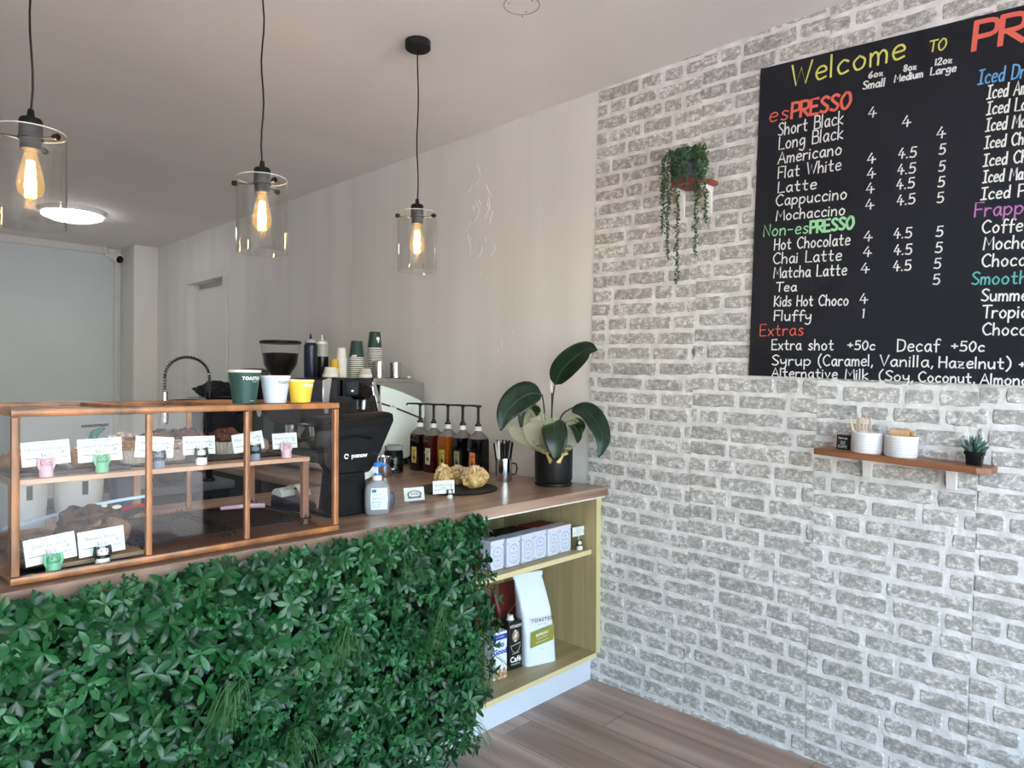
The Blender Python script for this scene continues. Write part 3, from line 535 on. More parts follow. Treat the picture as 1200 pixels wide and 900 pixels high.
cb('rear_carcass',(.39,2.90,.002),(1.79,2.92,ZC-.0435),mat('carcass_dark',(.10,.10,.12),.6)); cb('run_front',(1.83,2.93,.002),(1.85,5.28,ZC-.0435),mat('run_front_dark',(.07,.08,.11),.5))
cb('run_end',(1.86,5.25,.002),(2.70,5.28,ZC-.0435),M_edge)
# ---------------- rear bench, tubs, tap ----------------
bn=thing('rear_bench','low dark-fronted preparation bench behind the display case','bench',(1.0,3.9,0))
for nm,a,b,mt in (('bench_top',(-.75,-.35,.90),(.62,.35,.94),mat('bench_steel',(.55,.57,.60),.3,metal=.8)),('bench_front',(-.73,-.33,.002),(.60,-.31,.899),mat('bench_front',(.06,.07,.12),.55)),('bench_side',(-.73,-.30,.002),(-.71,.33,.899),M_black),('bench_side',(.58,-.30,.002),(.60,.33,.899),M_black)): box(nm,a,b,mt,bn,bevel=.002)
tp=thing('spring_tap','tall chrome kitchen tap with a coiled spring hose arching over the rear bench','tap',(1.515,3.62,.9405))
MB().lathe([(0,0),(.03,0),(.028,.012),(.016,.02),(.016,.42),(.02,.43),(.02,.46),(0,.46)],20).build('tap_body',mat('gunmetal',(.12,.12,.13),.3,metal=.7),tp)
arc=[Vector((-.11+.11*math.cos(t),0,.535+.10*math.sin(t))) for t in [PI*k/24 for k in range(25)]]
arc=[Vector((0,0,.45)),Vector((0,0,.49))]+arc+[Vector((-.22,0,.50)),Vector((-.22,0,.46))]
MB().tube(arc,.006,8).build('hose',M_black,tp)
sp_=[];tot=0
for a,b in zip(arc,arc[1:]):
    n_=max(2,int((b-a).length/.0022)); d=(b-a).normalized(); s1=Vector((0,1,0)); s2=d.cross(s1)
    for k in range(n_): t=tot*2*PI/6; tot+=1; sp_.append(a+(b-a)*k/n_+(s1*math.cos(t)+s2*math.sin(t))*.0105)
MB().tube(sp_,.0019,5).build('spring_coil',M_chrome,tp)
MB().lathe([(0,.30),(.016,.30),(.019,.33),(.016,.37),(.014,.46),(0,.46)],18,c=(-.22,0,0)).build('spray_head',M_chrome,tp); MB().tube([(0,0,.42),(-.10,0,.425),(-.205,0,.42)],.006,8).build('holder_arm',M_chrome,tp)
def tub(x,y,r,h,name,label,lab,lc):
    t=thing(name,label,'tub',(x,y,ZC)); MB().lathe([(0,0),(r*.88,0),(r*.9,.004),(r,h-.02),(r+.004,h-.02),(r+.004,h-.012),(r*.99,h-.012),(r*.99,h-.001)],36).build('tub_body',mat('milky_plastic',(.86,.87,.88),.35),t)
    MB().lathe([(0,h),(r+.006,h),(r+.008,h-.01),(r+.003,h-.011)],36).build('lid',M_white,t)
    MB().add([((r*.97+.002)*math.sin(a),-(r*.97+.002)*math.cos(a),z) for z in (h*.55,h*.8) for a in (-.12+lab,-.04+lab,.04+lab,.12+lab)],[(0,1,5,4),(1,2,6,5),(2,3,7,6)]).build('tub_label',mat(name+'_print',lc,.6),t,smooth=0)
tub(.545,2.79,.075,.19,'food_tub','round white lidded tub with a small dark label behind the display case','x' and .1,(.25,.27,.33)); tub(.715,2.80,.078,.19,'food_tub','round white lidded tub with a small yellow label behind the display case',0,(.62,.58,.30))
o=thing('blue_canister','dark blue canister beside the white tubs behind the display case','canister',(.86,2.80,ZC)); MB().lathe([(0,0),(.045,0),(.045,.17),(.04,.18),(.04,.20),(0,.20)],28).build('canister_body',mat('navy_plastic',(.10,.17,.34),.4),o); MB().lathe([(0,.2002),(.042,.2002),(.042,.215),(0,.215)],28).build('lid',M_black,o)
for x,y,d,sd,l in ((1.10,3.72,(.13,.11,.13),3,'crumpled black sack lying on the rear bench, the left of two'),(1.36,3.76,(.11,.10,.15),8,'crumpled black sack lying on the rear bench, nearer the tap')):
    tag(MB().blob((0,0,0),d,.22,1.6,sd,4,flat=-d[2]*.75).build('black_sack',mat('sack',(.03,.035,.055),.35),loc=(x,y,.9412+d[2]*.75),smooth=60),l,'sack')
# ---------------- glass display case ----------------
dc=thing('display_case','glass-sided timber display case full of pastries at the left of the counter','display case',(.83,2.33,ZC+.0008))
DL=Vector((.83,2.33,ZC)); cx0,cx1,cy0,cy1,ct_=.381,1.262,2.02,2.64,.418
def rail(name,a,b,r=.0095):
    a=Vector(a)-DL; b=Vector(b)-DL
    mb=MB(); d=(b-a).normalized(); 
    T=Matrix.Translation(a)@d.to_track_quat('Z','X' if abs(d.x)<.9 else 'Y').to_matrix().to_4x4(); L_=(b-a).length
    q_=[]; rr=r
    for k in range(16): t=2*PI*k/16; kx=1/max(abs(math.cos(t)),abs(math.sin(t)))**.55; q_.append((rr*kx*math.cos(t),rr*kx*math.sin(t)))
    mb.prism(q_,L_,T); return mb.build(name,M_case,dc,smooth=50)
zb,zt_=ZC+.0125,ZC+ct_
for x in (cx0,cx1):
    for y in (cy0,cy1): rail('corner_post',(x,y,zb+.012),(x,y,zt_-.012))
    rail('side_rail',(x,cy0+.012,zb),(x,cy1-.012,zb)); rail('side_rail',(x,cy0+.012,zt_),(x,cy1-.012,zt_))
for y in (cy0,cy1): rail('long_rail',(cx0-.0095,y,zb),(cx1+.0095,y,zb)); rail('long_rail',(cx0-.0095,y,zt_),(cx1+.0095,y,zt_))
for x in (.682,.958): rail('middle_post',(x,cy0,zb+.012),(x,cy0,zt_-.012),.0082); rail('cross_bar',(x,cy0+.012,zt_+.002),(x,cy1-.012,zt_+.002),.007)
rail('back_post',(1.03,cy1,zb+.012),(1.03,cy1,zt_-.012),.009)
def pane(a,b): return MB().bb(Vector(a)-DL,Vector(b)-DL).build('glass_pane',M_glass,dc,smooth=0)
for a,b in ((cx0+.011,.673),(.691,.949),(.967,cx1-.011)): pane((a,cy0-.0015,zb+.011),(b,cy0+.0015,zt_-.011))
for x in (cx0,cx1): pane((x-.0015,cy0+.013,zb+.011),(x+.0015,cy1-.013,zt_-.011))
for a,b in ((cx0+.011,.674),(.690,.950),(.966,cx1-.011)): pane((a,cy0+.013,zt_-.0015),(b,cy1-.013,zt_+.0015))
box_b=MB().bb(Vector((cx0+.012,cy0+.012,ZC+.0005))-DL,Vector((cx1-.012,cy1-.012,ZC+.006))-DL).build('base_board',wood('case_base',(.36,.22,.16),(.52,.35,.26),0,.35,.9,world=True),dc)
BZ=ZC+.0072
rs=thing('riser_shelf','thin timber riser shelf on square legs inside the display case','shelf',(.83,2.385,BZ))
RZ=1.180; RT=RZ+.014
box('riser_board',(-.434,-.225,RZ-BZ),(.42,.205,RT-BZ),wood('riser_timber',(.66,.50,.40),(.84,.70,.58),0,.5,1.1,world=True),rs,bevel=.001)
for x,y in ((-.422,-.21),(.408,-.21),(-.422,.19),(.408,.19),(.0,.19)): box('leg',(x-.011,y-.011,0.0005),(x+.011,y+.011,RZ-BZ-.0005),wood('riser_leg',(.50,.34,.25),(.68,.50,.40),2,.5,1.1,world=True),rs,bevel=.001)
# wire cooling racks
def rack(x,y,label):
    t=thing('cooling_rack',label,'rack',(x,y,BZ)); W_,D_=.30,.40; M_=MB(); z=.022
    for k in range(21): v=-W_/2+W_*k/20; M_.tube([(v,-D_/2,z),(v,D_/2,z)],.0009,4)
    for k in range(27): v=-D_/2+D_*k/26; M_.tube([(-W_/2,v,z+.0015),(W_/2,v,z+.0015)],.0009,4)
    M_.build('wire_mesh',M_blackm,t,smooth=0,fix=False)
    M_=MB(); M_.tube([(-W_/2,-D_/2,z),(W_/2,-D_/2,z),(W_/2,D_/2,z),(-W_/2,D_/2,z),(-W_/2,-D_/2,z)],.0028,6); M_.build('rim',M_blackm,t)
    for sx_,sy_ in ((-1,-1),(1,-1),(-1,1),(1,1)):
        b=MB(); cx,cy=sx_*(W_/2-.02),sy_*D_/2; b.tube([(cx-.02,cy,z+.006),(cx-.012,cy,.0022),(cx,cy,z+.014),(cx+.012,cy,.0022),(cx+.02,cy,z+.006)],.002,6); b.build('folding_leg',M_blackm,t)
    return t
rack(.83,2.36,'black wire cooling rack in the lower case, the left of two'); rack(1.105,2.36,'black wire cooling rack in the lower case, beside the right riser leg')
# ---- trays and bakes ----
M_tray=mat('dark_tray',(.10,.10,.13),.35,metal=.3)
def tray(x0,y0,x1,y1,z,name,label,h=.008,mt=None):
    t=MB(); t.bb((x0,y0,z),(x1,y1,z+.003)); 
    for a,b in (((x0,y0,z+.003),(x1,y0+.003,z+h)),((x0,y1-.003,z+.003),(x1,y1,z+h)),((x0,y0+.003,z+.003),(x0+.003,y1-.003,z+h)),((x1-.003,y0+.003,z+.003),(x1,y1-.003,z+h))): t.bb(a,b)
    cx,cy=(x0+x1)/2,(y0+y1)/2; t.v=[(a-cx,b-cy,c-z) for a,b,c in t.v]
    return tag(t.build(name,mt or M_tray,loc=(cx,cy,z)),label,'tray')
UZ=RT+.0012
tray(.405,2.215,.70,2.54,UZ,'dark_tray','dark metal tray under the croissants on the riser shelf',.010)
tray(.715,2.24,1.20,2.57,UZ,'dark_tray','dark metal tray under the muffins on the riser shelf',.006)
TZ=UZ+.0045
def pastry(name,label,cat,loc,d,amp,seed,cA,cB,fr=3,group=None,sub=4,rz=0,vs=30):
    o=MB().blob((0,0,0),d,amp,fr,seed,sub,flat=-d[2]*.6,M=None).build(name,mat(name+'_crust_%d'%seed,cA,.75,c2=cB,vs=vs*2,bump=.8,bs=110),loc=(loc[0],loc[1],loc[2]+d[2]*.6+.001),smooth=60,rot=(0,0,rz)); return tag(o,label,cat,group)
FLK=mat('almond_flakes',(.86,.78,.66),.7,var=.15,vs=90)
def flakes(o,n,d,seed,mt=None,s=.008):
    r_=random.Random(seed); mb=MB()
    for k in range(n):
        a=r_.uniform(0,6.28); e=r_.uniform(.25,1.5); c=(d[0]*math.cos(a)*math.cos(e)*1.0,d[1]*math.sin(a)*math.cos(e)*1.0,d[2]*math.sin(e)*1.08)
        mb.add([(-s,0,0),(0,-s*.6,.001),(s,0,0),(0,s*.6,.001)],[(0,1,2,3)],MX(c,r_.uniform(-.6,.6),r_.uniform(-.6,.6),a))
    mb.build('toppings',mt or FLK,o,smooth=0,fix=False)
def croissant(label,loc,rz,seed,cA=(.45,.28,.16),cB=(.72,.50,.32)):
    t=thing('croissant',label,'pastry',(loc[0],loc[1],loc[2]+.001),rz=rz); mb=MB(); n=26; vs=[]
    for i in range(n+1):
        s_=-1+2*i/n; r=.034*(1-abs(s_)**2.2)**.5+.004; r*=1+.13*abs(math.sin(s_*11)); a=s_*1.0
        for k in range(14):
            q_=2*PI*k/14; vs.append(((.075+r*math.cos(q_))*math.sin(a),(.075+r*math.cos(q_)*1)*math.cos(a)-.055,max(0,r*.82*math.sin(q_)+.026)))
    fs=[(i*14+k,i*14+(k+1)%14,(i+1)*14+(k+1)%14,(i+1)*14+k) for i in range(n) for k in range(14)]+[tuple(range(14)),tuple(n*14+k for k in range(14))]
    mb.add(vs,fs).build('dough',mat('croissant_crust_%d'%seed,cA,.6,c2=cB,vs=26,bump=.4,bs=50),t,smooth=60)
    fl_=MB(); r_=random.Random(seed)
    for k in range(90):
        s_=r_.uniform(-.8,.8); a=s_; q_=r_.uniform(.5,2.6); r=.034*(1-abs(s_)**2.2)**.5+.006
        fl_.add([(-.008,0,0),(0,-.005,.0012),(.008,0,0),(0,.005,.0012)],[(0,1,2,3)],MX(((.075+r*math.cos(q_))*math.sin(a),(.075+r*math.cos(q_))*math.cos(a)-.055,r*.86*math.sin(q_)+.028),r_.uniform(-.7,.7),r_.uniform(-.7,.7),r_.uniform(0,6)))
    fl_.build('toppings',FLK,t,smooth=0,fix=False)
T1=UZ+.0045
croissant('croissant at the far left of the riser shelf, beyond the corner post',(.470,2.33,T1),.4,1)
croissant('dark croissant dusted with flaked nuts behind the leftmost price card',(.518,2.445,T1),-.5,2,(.33,.20,.13),(.60,.42,.28))
croissant('almond-topped croissant between the two leftmost price cards',(.632,2.33,T1),.9,3)
WR=mat('muffin_paper',(.84,.80,.76),.75,var=.06,vs=40)
def muffin(label,loc,r,h,cA,cB,seed,top=1.0,fl=0,flm=None):
    t=thing('muffin',label,'muffin',(loc[0],loc[1],loc[2])); n=48; vs=[];
    for z,k in ((0,.72),(h*.5,.86),(h,1.0)):
        for i in range(n): q_=2*PI*i/n; rr=r*k*(1+(.025 if i%2 else -.025)); vs.append((rr*math.cos(q_),rr*math.sin(q_),z))
    fs=[(j*n+i,j*n+(i+1)%n,(j+1)*n+(i+1)%n,(j+1)*n+i) for j in range(2) for i in range(n)]+[tuple(range(n))[::-1]]
    MB().add(vs,fs).build('paper_case',WR,t,smooth=20)
    MB().blob((0,0,h-.004),(r*1.04,r*1.04,.026*top),.22,2.6,seed,4,flat=-.004).build('muffin_top',mat('muffin_top_%d'%seed,cA,.8,c2=cB,vs=75,bump=1,bs=130),t,smooth=60)
    if fl:
        r_=random.Random(seed); f_=MB()
        for k in range(fl):
            a=r_.uniform(0,6.28); q_=r_.random()**.5; f_.blob((r*.85*q_*math.cos(a),r*.85*q_*math.sin(a),h+.018*top*(1-q_*q_)+.006),(r_.uniform(.004,.009),)*3,.4,2,k,1)
        f_.build('crumb_topping',flm or FLK,t,smooth=0)
CH=mat('chocolate_crumb',(.22,.11,.08),.6,var=.2,vs=70); ICE=mat('icing',(.93,.90,.88),.5)
muffin('golden muffin in a white paper case left of the second post',(.745,2.33,TZ),.050,.050,(.62,.42,.22),(.78,.60,.36),21,fl=10,flm=CH)
muffin('muffin with white icing and berries right of the second post',(.862,2.34,TZ),.050,.045,(.35,.20,.14),(.86,.80,.76),22,.7,fl=14,flm=ICE)
muffin('chocolate-topped muffin at the rear between the middle price cards',(.972,2.50,TZ),.055,.062,(.25,.12,.09),(.42,.24,.17),23,1.0,fl=30,flm=CH)
muffin('tall chocolate muffin with white shards and a paper case left of the third post',(1.065,2.42,TZ),.054,.052,(.28,.14,.10),(.50,.28,.17),24,1.5,fl=26,flm=CH)
muffin('large muffin at the back left of the muffin tray with dark crumble',(.86,2.49,TZ),.054,.058,(.30,.18,.13),(.55,.38,.24),25,1.0,fl=24,flm=CH)
muffin('pale iced muffin behind the golden muffin on the riser shelf',(.752,2.475,TZ),.048,.056,(.55,.38,.24),(.88,.82,.74),26,1.1,fl=16,flm=ICE)
pastry('bread_bun','pale flour-dusted bun at the right end of the riser shelf','bun',(1.160,2.38,TZ),(.046,.045,.035),.12,31,(.74,.62,.52),(.88,.80,.74))
sh_=MB(); 
for k,(a,b) in enumerate((((-.02,0,.0),(.05,.02,.025)),((-.01,.01,.0),(.012,-.02,.038)),((.0,.0,0),(-.04,.01,.03)))): sh_.tube([a,b],[.005,.002],5)
tg=thing('serving_tongs','teal-green tongs with a black handle lying behind the croissants','tongs',(.745,2.50,TZ+.118),rz=.2)
bpy.data.objects.remove(tg)
tg=thing('serving_tongs','teal-green tongs standing behind the croissants on the riser shelf','tongs',(.672,2.49,UZ+.004),rz=.15)
TE=mat('teal_silicone',(.10,.48,.44),.4)
MB().tube([(0,0,.006),(.0,.004,.05),(.008,.008,.085),(.03,.0,.100)],[.016,.014,.012,.007],8).build('tong_grip',TE,tg); MB().tube([(.0,-.022,.006),(.0,-.012,.05),(.008,-.004,.085),(.036,.0,.103)],[.012,.011,.010,.006],8).build('tong_grip',TE,tg); MB().tube([(-.03,.0,.110),(.05,.0,.112)],.004,8).build('tong_arm',M_black,tg)
# lower level
tray(.393,2.055,.70,2.40,BZ,'slice_tray','dark metal tray under the loaf and seed slice in the lower case',.010)
bo=tag(MB().bb((-.11,-.13,0),(.11,.13,.012)).build('serving_board',wood('serving_wood',(.60,.48,.36),(.76,.64,.50),0,.5,1),loc=(.585,2.22,BZ+.0035),bevel=.002),'pale wooden board under the loaf in the lower case','board')
# seed slice
sl=thing('seed_slice','slab of seeded energy slice at the left of the lower case','slice',(.447,2.20,BZ+.0035)); MB().blob((0,0,.028),(.052,.12,.034),.10,3,4,4,flat=-.027).build('slice_base',mat('seed_base',(.22,.19,.14),.8,c2=(.46,.40,.30),vs=90,bump=.8,bs=90),sl,smooth=60)
r_=random.Random(2); sd=MB()
for k in range(1500):
    a=r_.uniform(0,6.28); q_=r_.random()**.5; e=q_*q_; s=r_.uniform(.002,.0045); sd.add([(-s,0,0),(0,-s*.5,.0008),(s,0,0),(0,s*.5,.0008),(0,0,s*.5)],[(0,1,4),(1,2,4),(2,3,4),(3,0,4)],MX((.050*q_*math.cos(a),.117*q_*math.sin(a),.029+.036*math.sqrt(max(0,1-e))),r_.uniform(-.6,.6),r_.uniform(-.6,.6),r_.uniform(0,6)),tint=r_.random())
o=sd.build('seeds',tinted('seed_mix',[(.25,.22,.17),(.50,.46,.36),(.75,.72,.62)],rough=.7),sl,smooth=0,fix=False); o['kind']='stuff'
lf=thing('banana_loaf','dark rough-crusted loaf with a pale cut face in the lower case','loaf',(.60,2.22,BZ+.0165)); MB().blob((0,0,.056),(.085,.105,.064),.22,2.6,14,5,flat=-.055).build('loaf_crust',mat('loaf_crust_m',(.15,.09,.07),.75,c2=(.38,.26,.19),vs=45,bump=1,bs=110),lf,smooth=60)
MB().blob((0,0,0),(.052,.010,.046),.10,2.5,9,4).build('cut_face',mat('loaf_crumb',(.40,.30,.24),.85,c2=(.54,.43,.35),vs=40,bump=.7,bs=80),lf,loc=(.018,-.092,.052),rot=(.12,0,-.1),smooth=60)
mb=MB(); mb.blob((.045,-.062,.118),(.012,.008,.006),.2,3,2,2); mb.blob((.02,-.04,.122),(.008,.006,.004),.2,3,5,2); mb.build('banana_chips',mat('chip_white',(.88,.85,.80),.6),lf)
tg=thing('red_tongs','black tongs with a red grip lying beside the loaf in the lower case','tongs',(.80,2.52,BZ+.028),rz=.25)
MB().tube([(-.10,-.02,.012),(-.03,0,.02),(.03,.01,.026),(.06,.005,.022)],[.006,.012,.012,.006],8).build('tong_arm',M_black,tg); MB().tube([(-.06,.01,.024),(.0,.022,.036),(.05,.02,.034),(.07,.01,.02)],[.005,.009,.011,.006],8).build('tong_grip',mat('red_grip',(.72,.10,.18),.4),tg)
o=MB().tube([(-.09,0,0),(0,.0,.003),(.06,0,0)],[.006,.009,.009],8).build('pink_marker',mat('pink_grip',(.86,.70,.76),.4),loc=(1.165,2.45,BZ+.034),rot=(0,0,-.35)); tag(o,'pale pink handle lying on the right cooling rack','utensil')
pts=[(.425+.40*t,2.42,1.026+.052*math.sin(t*PI*.5)) for t in [k/16 for k in range(17)]]  # added bowed strip, models a pale reflection in the case glass as geometry
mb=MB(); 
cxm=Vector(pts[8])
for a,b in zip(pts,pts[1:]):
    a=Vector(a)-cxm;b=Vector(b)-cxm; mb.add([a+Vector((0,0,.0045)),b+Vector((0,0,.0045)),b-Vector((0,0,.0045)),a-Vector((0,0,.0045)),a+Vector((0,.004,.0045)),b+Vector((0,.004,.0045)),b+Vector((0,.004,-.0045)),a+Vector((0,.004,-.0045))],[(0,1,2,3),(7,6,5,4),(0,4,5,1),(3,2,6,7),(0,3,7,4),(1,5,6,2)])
tag(mb.build('reflection_strip',mat('reflection_pale_blue',(.72,.84,.90),.25),loc=tuple(cxm),fix=False),'thin bowed pale-blue strip standing in for a glass reflection above the loaf','strip')
# ---- price cards held by little figures ----
FM={'pink':mat('pig_pink',(.86,.72,.76),.45),'green':mat('frog_green',(.46,.72,.57),.45),'white':mat('figure_white',(.93,.92,.90),.45),'blue':mat('figure_blue',(.50,.55,.62),.45)}
def figure(kind,label,loc,group=None,s=1):
    t=thing('card_holder_figure',label,'figurine',loc); t.scale=(s,s,s); m_=FM[kind]; arm=M_black if kind in('white','blue') else m_
    MB().lathe([(0,0),(.0125,0),(.0135,.003),(.0125,.018),(.0105,.024),(0,.026)],20).build('body',m_,t)
    MB().blob((0,0,.030),(.0105,.0095,.0085),0,1,0,3).build('head',m_,t)
    for s_ in(-1,1):
        MB().tube([(s_*.010,0,.016),(s_*.0145,.0,.026),(s_*.0135,.0,.036),(s_*.013,.001,.0415)],[.0036,.0032,.003,.0026],8).build('arm',arm,t)
        e=MB(); e.blob((s_*.0045,-.0088,.0325),(.0012,.0008,.0014),0,1,0,1); e.build('eye',M_black,t)
        ear=MB(); 
        if kind=='green': ear.blob((s_*.006,-.002,.038),(.0036,.0036,.0036),0,1,0,2)
        else: ear.blob((s_*.0075,0,.0375),(.003,.002,.003),0,1,0,2)
        ear.build('ear',m_ if kind in('green','pink') else M_black,t)
    if kind=='pink': MB().cyl((0,-.0115,.0285),.003,.003,10,M=MX((0,0,0))).build('snout',m_,t)
    if kind in('white','blue'): MB().lathe([(.0126,.018),(.0138,.018),(.0132,.023),(.0118,.024)],20).build('belly_band',M_black,t)
    return t
def card(x,y,z,w_,h_,rz,roll,lines,label,tilt=-.12):
    t=thing('price_card',label,'price card',(x,y,z),rz=rz); t.rotation_euler=(tilt,roll,rz)
    MB().bb((-w_/2,-.0004,0),(w_/2,.0004,h_)).build('card',M_paper,t,smooth=0)
    f=lambda ox,oz:(lambda u,v:Vector((ox+u,-.0008,oz+v)))
    mb=MB(); a,b=lines; k=w_/.11
    wn=min(len(a)*.0062*k,w_*.86); script(mb,a,.0085*k,wn,.0009*k,f(-wn/2,h_*.62)); wn=.024*k; script(mb,b,.009*k,wn,.0009*k,f(-wn/2,h_*.36))
    mb.add([Vector((x_*w_,-.0008,z_*h_)) for x_,z_ in ((-.42,.30),(-.12,.30),(-.12,.325),(-.42,.325))],[(0,1,2,3)]); mb.add([Vector((x_*w_,-.0008,z_*h_)) for x_,z_ in ((-.2,.9),(.25,.9),(.25,.915),(-.2,.915))],[(0,1,2,3)])
    for q_ in range(5): mb.add([Vector((w_*.34+.003*k*math.cos(q_*1.26)+sx__*.0012*k,-.0008,h_*.5+.003*k*math.sin(q_*1.26)+sz__*.0012*k)) for sx__,sz__ in((-1,-1),(1,-1),(1,1),(-1,1))],[(0,1,2,3)])
    mb.add([Vector((x_*w_,-.0008,z_*h_)) for x_,z_ in ((.24,.28),(.44,.28),(.44,.30),(.24,.30))],[(0,1,2,3)])
    mb.build('card_print',M_ink,t,smooth=0,fix=False); return t
FZ=RT+.0012; cards=[(.480,'pink','pink pig figurine holding up the leftmost card on the riser shelf',.485,.112,0,-.05,('Choco Croissant','$6.5'),'white price card for choco croissants, leftmost on the riser shelf'),
(.613,'green','green frog figurine on the riser shelf holding the second card from the left',.614,.112,0,-.02,('Almond Croissant','$6.5'),'white price card for almond croissants, held by the frog on the riser shelf'),
(.763,'blue','blue-grey figurine with black arms behind the second post on the riser shelf',.755,.108,.0,.10,('Wht Choc Muffin','$5.5'),'white price card crossing behind the second post of the case'),
(.888,'white','white and black panda figurine on the riser shelf between the middle posts',.888,.098,0,.015,('Blueberry Muffin','$5.5'),'white price card for blueberry muffins held by the panda on the riser shelf'),
(1.061,'blue','blue-grey figurine with black arms just right of the third post on the riser shelf',1.050,.104,0,-.12,('Choc Chip Muffin','$5.5'),'tilted white price card behind the third post of the case'),
(1.172,'pink','pink pig figurine at the right end of the riser shelf',1.176,.090,0,-.01,('Banana Choc Chip','$5.5'),'white price card at the right end of the riser shelf, held by the pig')]
for fx,k,fl_,cx,cw,rz,ro,ln,cl__ in cards:
    figure(k,fl_,(fx,2.178,FZ),s=1.25); card(cx,2.193,FZ+.030,cw,cw*.58,rz,ro,ln,cl__)
figure('green','green frog figurine at the front of the lower case, left',(.467,2.046,BZ+.0008),s=1.3); card(.468,2.062,BZ+.030,.112,.066,0,-.09,('Energy Slice','$5.5'),'white price card for energy slice held by the lower frog')
figure('white','white and black panda figurine at the front of the lower case',(.578,2.046,BZ+.0008),s=1.3); card(.583,2.062,BZ+.030,.110,.066,0,-.05,('Banana Bread','$5.0'),'white price card for banana bread held by the lower panda')
# ---- paper cups on the case ----
def cup(loc,r,h,colr,name,label,txt,tc,rim=(.93,.92,.88),ang=0.55,group=None):
    t=thing(name,label,'paper cup',loc,rz=-.43)
    m_=mat(name+'_card',colr,.45); MB().lathe([(0,.003),(r*.70,.003),(r*.70,0),(r*.715,0),(r*.98,h-.004),(r*.965,h-.004),(r*.69,.005),(0,.005)],44).build('cup_wall',m_,t)
    MB().lathe([(r*.965,h-.004),(r*.985,h-.006),(r*1.025,h-.004),(r*1.03,h),(r*.99,h+.002),(r*.96,h)],44).build('rolled_rim',mat('rim_%s'%name,rim,.4),t)
    rr=lambda z:r*(.715+.265*z/h)+.0006
    def fn(z0,a0,sc=1): return lambda u,v:Vector((rr(z0+v)*math.sin(a0+u/r),-rr(z0+v)*math.cos(a0+u/r),z0+v))
    print_text('cup_lettering',txt,h*.135,tc,t,fn(h*.76,ang),bold=.0006,spacing=1.15); print_text('small_print',"COFFEE CO",h*.045,tc,t,fn(h*.66,ang+.25))
    print_text('small_print',"HOT DRINK",h*.04,tc,t,fn(h*.08,ang+.1))
    return t
WT=mat('print_white',(.95,.95,.93),.5); GT=mat('print_grey',(.42,.44,.46),.5)
CZ=ZC+ct_+.0125
cup((.971,2.065,CZ+.0),.0475,.100,(.17,.30,.28),'green_cup','tall dark green paper cup standing on the display case','TOASTED',WT,ang=.55)
cup((1.072,2.065,CZ),.0455,.084,(.83,.87,.92),'white_cup','medium white paper cup between the green and yellow cups on the case','TOASTED',GT,rim=(.95,.94,.92),ang=.75)
cup((1.160,2.065,CZ),.0425,.072,(.95,.80,.28),'yellow_cup','small yellow paper cup on the right corner of the display case','TOASTED',WT,rim=(.97,.90,.62),ang=.7)
# ---------------- goods on the open shelves ----------------
M_tin=mat('tea_tin',(.82,.84,.90),.35); M_tinp=mat('tin_print',(.50,.52,.60),.5); M_tl=mat('tin_lid',(.86,.83,.86),.35)
tx=[(2.014,.088),(2.108,.088),(2.203,.090),(2.298,.084),(2.386,.084),(2.475,.088),(2.566,.082)]
wh=['hidden mostly by the hedge','half hidden by the hedge','the first fully clear of the hedge','second clear of the hedge','third clear of the hedge','next to last on the upper oak shelf','last on the right, beside the small cream card']
for i,(x,wd) in enumerate(tx):
    if i==0: continue
    t=thing('tea_tin','pale tea tin, '+wh[i],'tin',(x+.006,2.135+[0,.004,-.003,.0,.003,-.002,.002][i],.6475),group='pale tea tins in a row on the upper shelf',rz=[0,.03,-.02,.05,.0,.04,-.03][i])
    b=.082/2; hh=.118; box('tin_body',(-b,-b*.8,0),(b,b*.8,hh),M_tin,t,bevel=.003); box('tin_lid',(-b-.001,-b*.8-.001,hh-.002),(b+.001,b*.8+.001,hh+.010),M_tl if i>4 else M_tin,t,bevel=.002)
    fy=-b*.8-.0006; mb=MB(); ov=[Vector((.029*math.cos(a)*1,fy,.056+.040*math.sin(a))) for a in [2*PI*k/28 for k in range(29)]]
    ov=[Vector((.027*max(-1,min(1,1.25*math.cos(a))),fy,.056+.042*math.sin(a))) for a in [2*PI*k/28 for k in range(29)]]
    for p,q_ in zip(ov,ov[1:]):
        c=Vector((0,fy,.056)); mb.add([p,q_,c+(q_-c)*.94,c+(p-c)*.94],[(0,1,2,3)])
    for s1 in(-1,1):
        for s2 in(-1,1): mb.add([Vector((s1*.034+a,fy,.056+s2*.048+c)) for a,c in((-.003,-.003),(.003,-.003),(.003,.003),(-.003,.003))],[(0,1,2,3)]); 
    f=lambda ox,oz:(lambda u,v:Vector((ox+u,fy,oz+v)))
    script(mb,'TEA TIN' if 0 else 'TEA CO',.007,.036,.0012,f(-.018,.056)); script(mb,['','Earl Grey','Chai','Green','Mint','English','Lemon'][i],.007,.024,.001,f(-.012,.038)); script(mb,'90 G',.005,.012,.0008,f(-.006,.024))
    mb.add([Vector((a,fy,.074+c)) for a,c in((-.005,0),(.005,0),(0,.010))],[(0,1,2)])
    mb.build('tin_print',M_tinp,t,smooth=0,fix=False)
for x,y,l in ((2.50,2.225,'reddish box lying behind the tea tins near the right panel'),(2.30,2.23,'black flat box lying behind the tea tins')):
    o=MB().bb((-.085,-.045,0),(.085,.045,.128)).build('tea_box',mat('box_'+str(int(x*10)),(.42,.16,.12) if x>2.4 else (.07,.06,.06),.5),loc=(x,y,.6472),bevel=.002); tag(o,l,'box')
figure('white','tiny white and black figurine at the right end of the upper oak shelf',(2.655,2.085,.6475),s=1.15)
c_=card(2.668,2.10,.6475+.062,.085,.045,-.1,0,('Tea Tins','$12'),'small cream card behind the figurine at the right end of the upper shelf',0)
box('card_stem',(-.002,-.001,-.0615),(.002,.001,0),M_paper,c_)
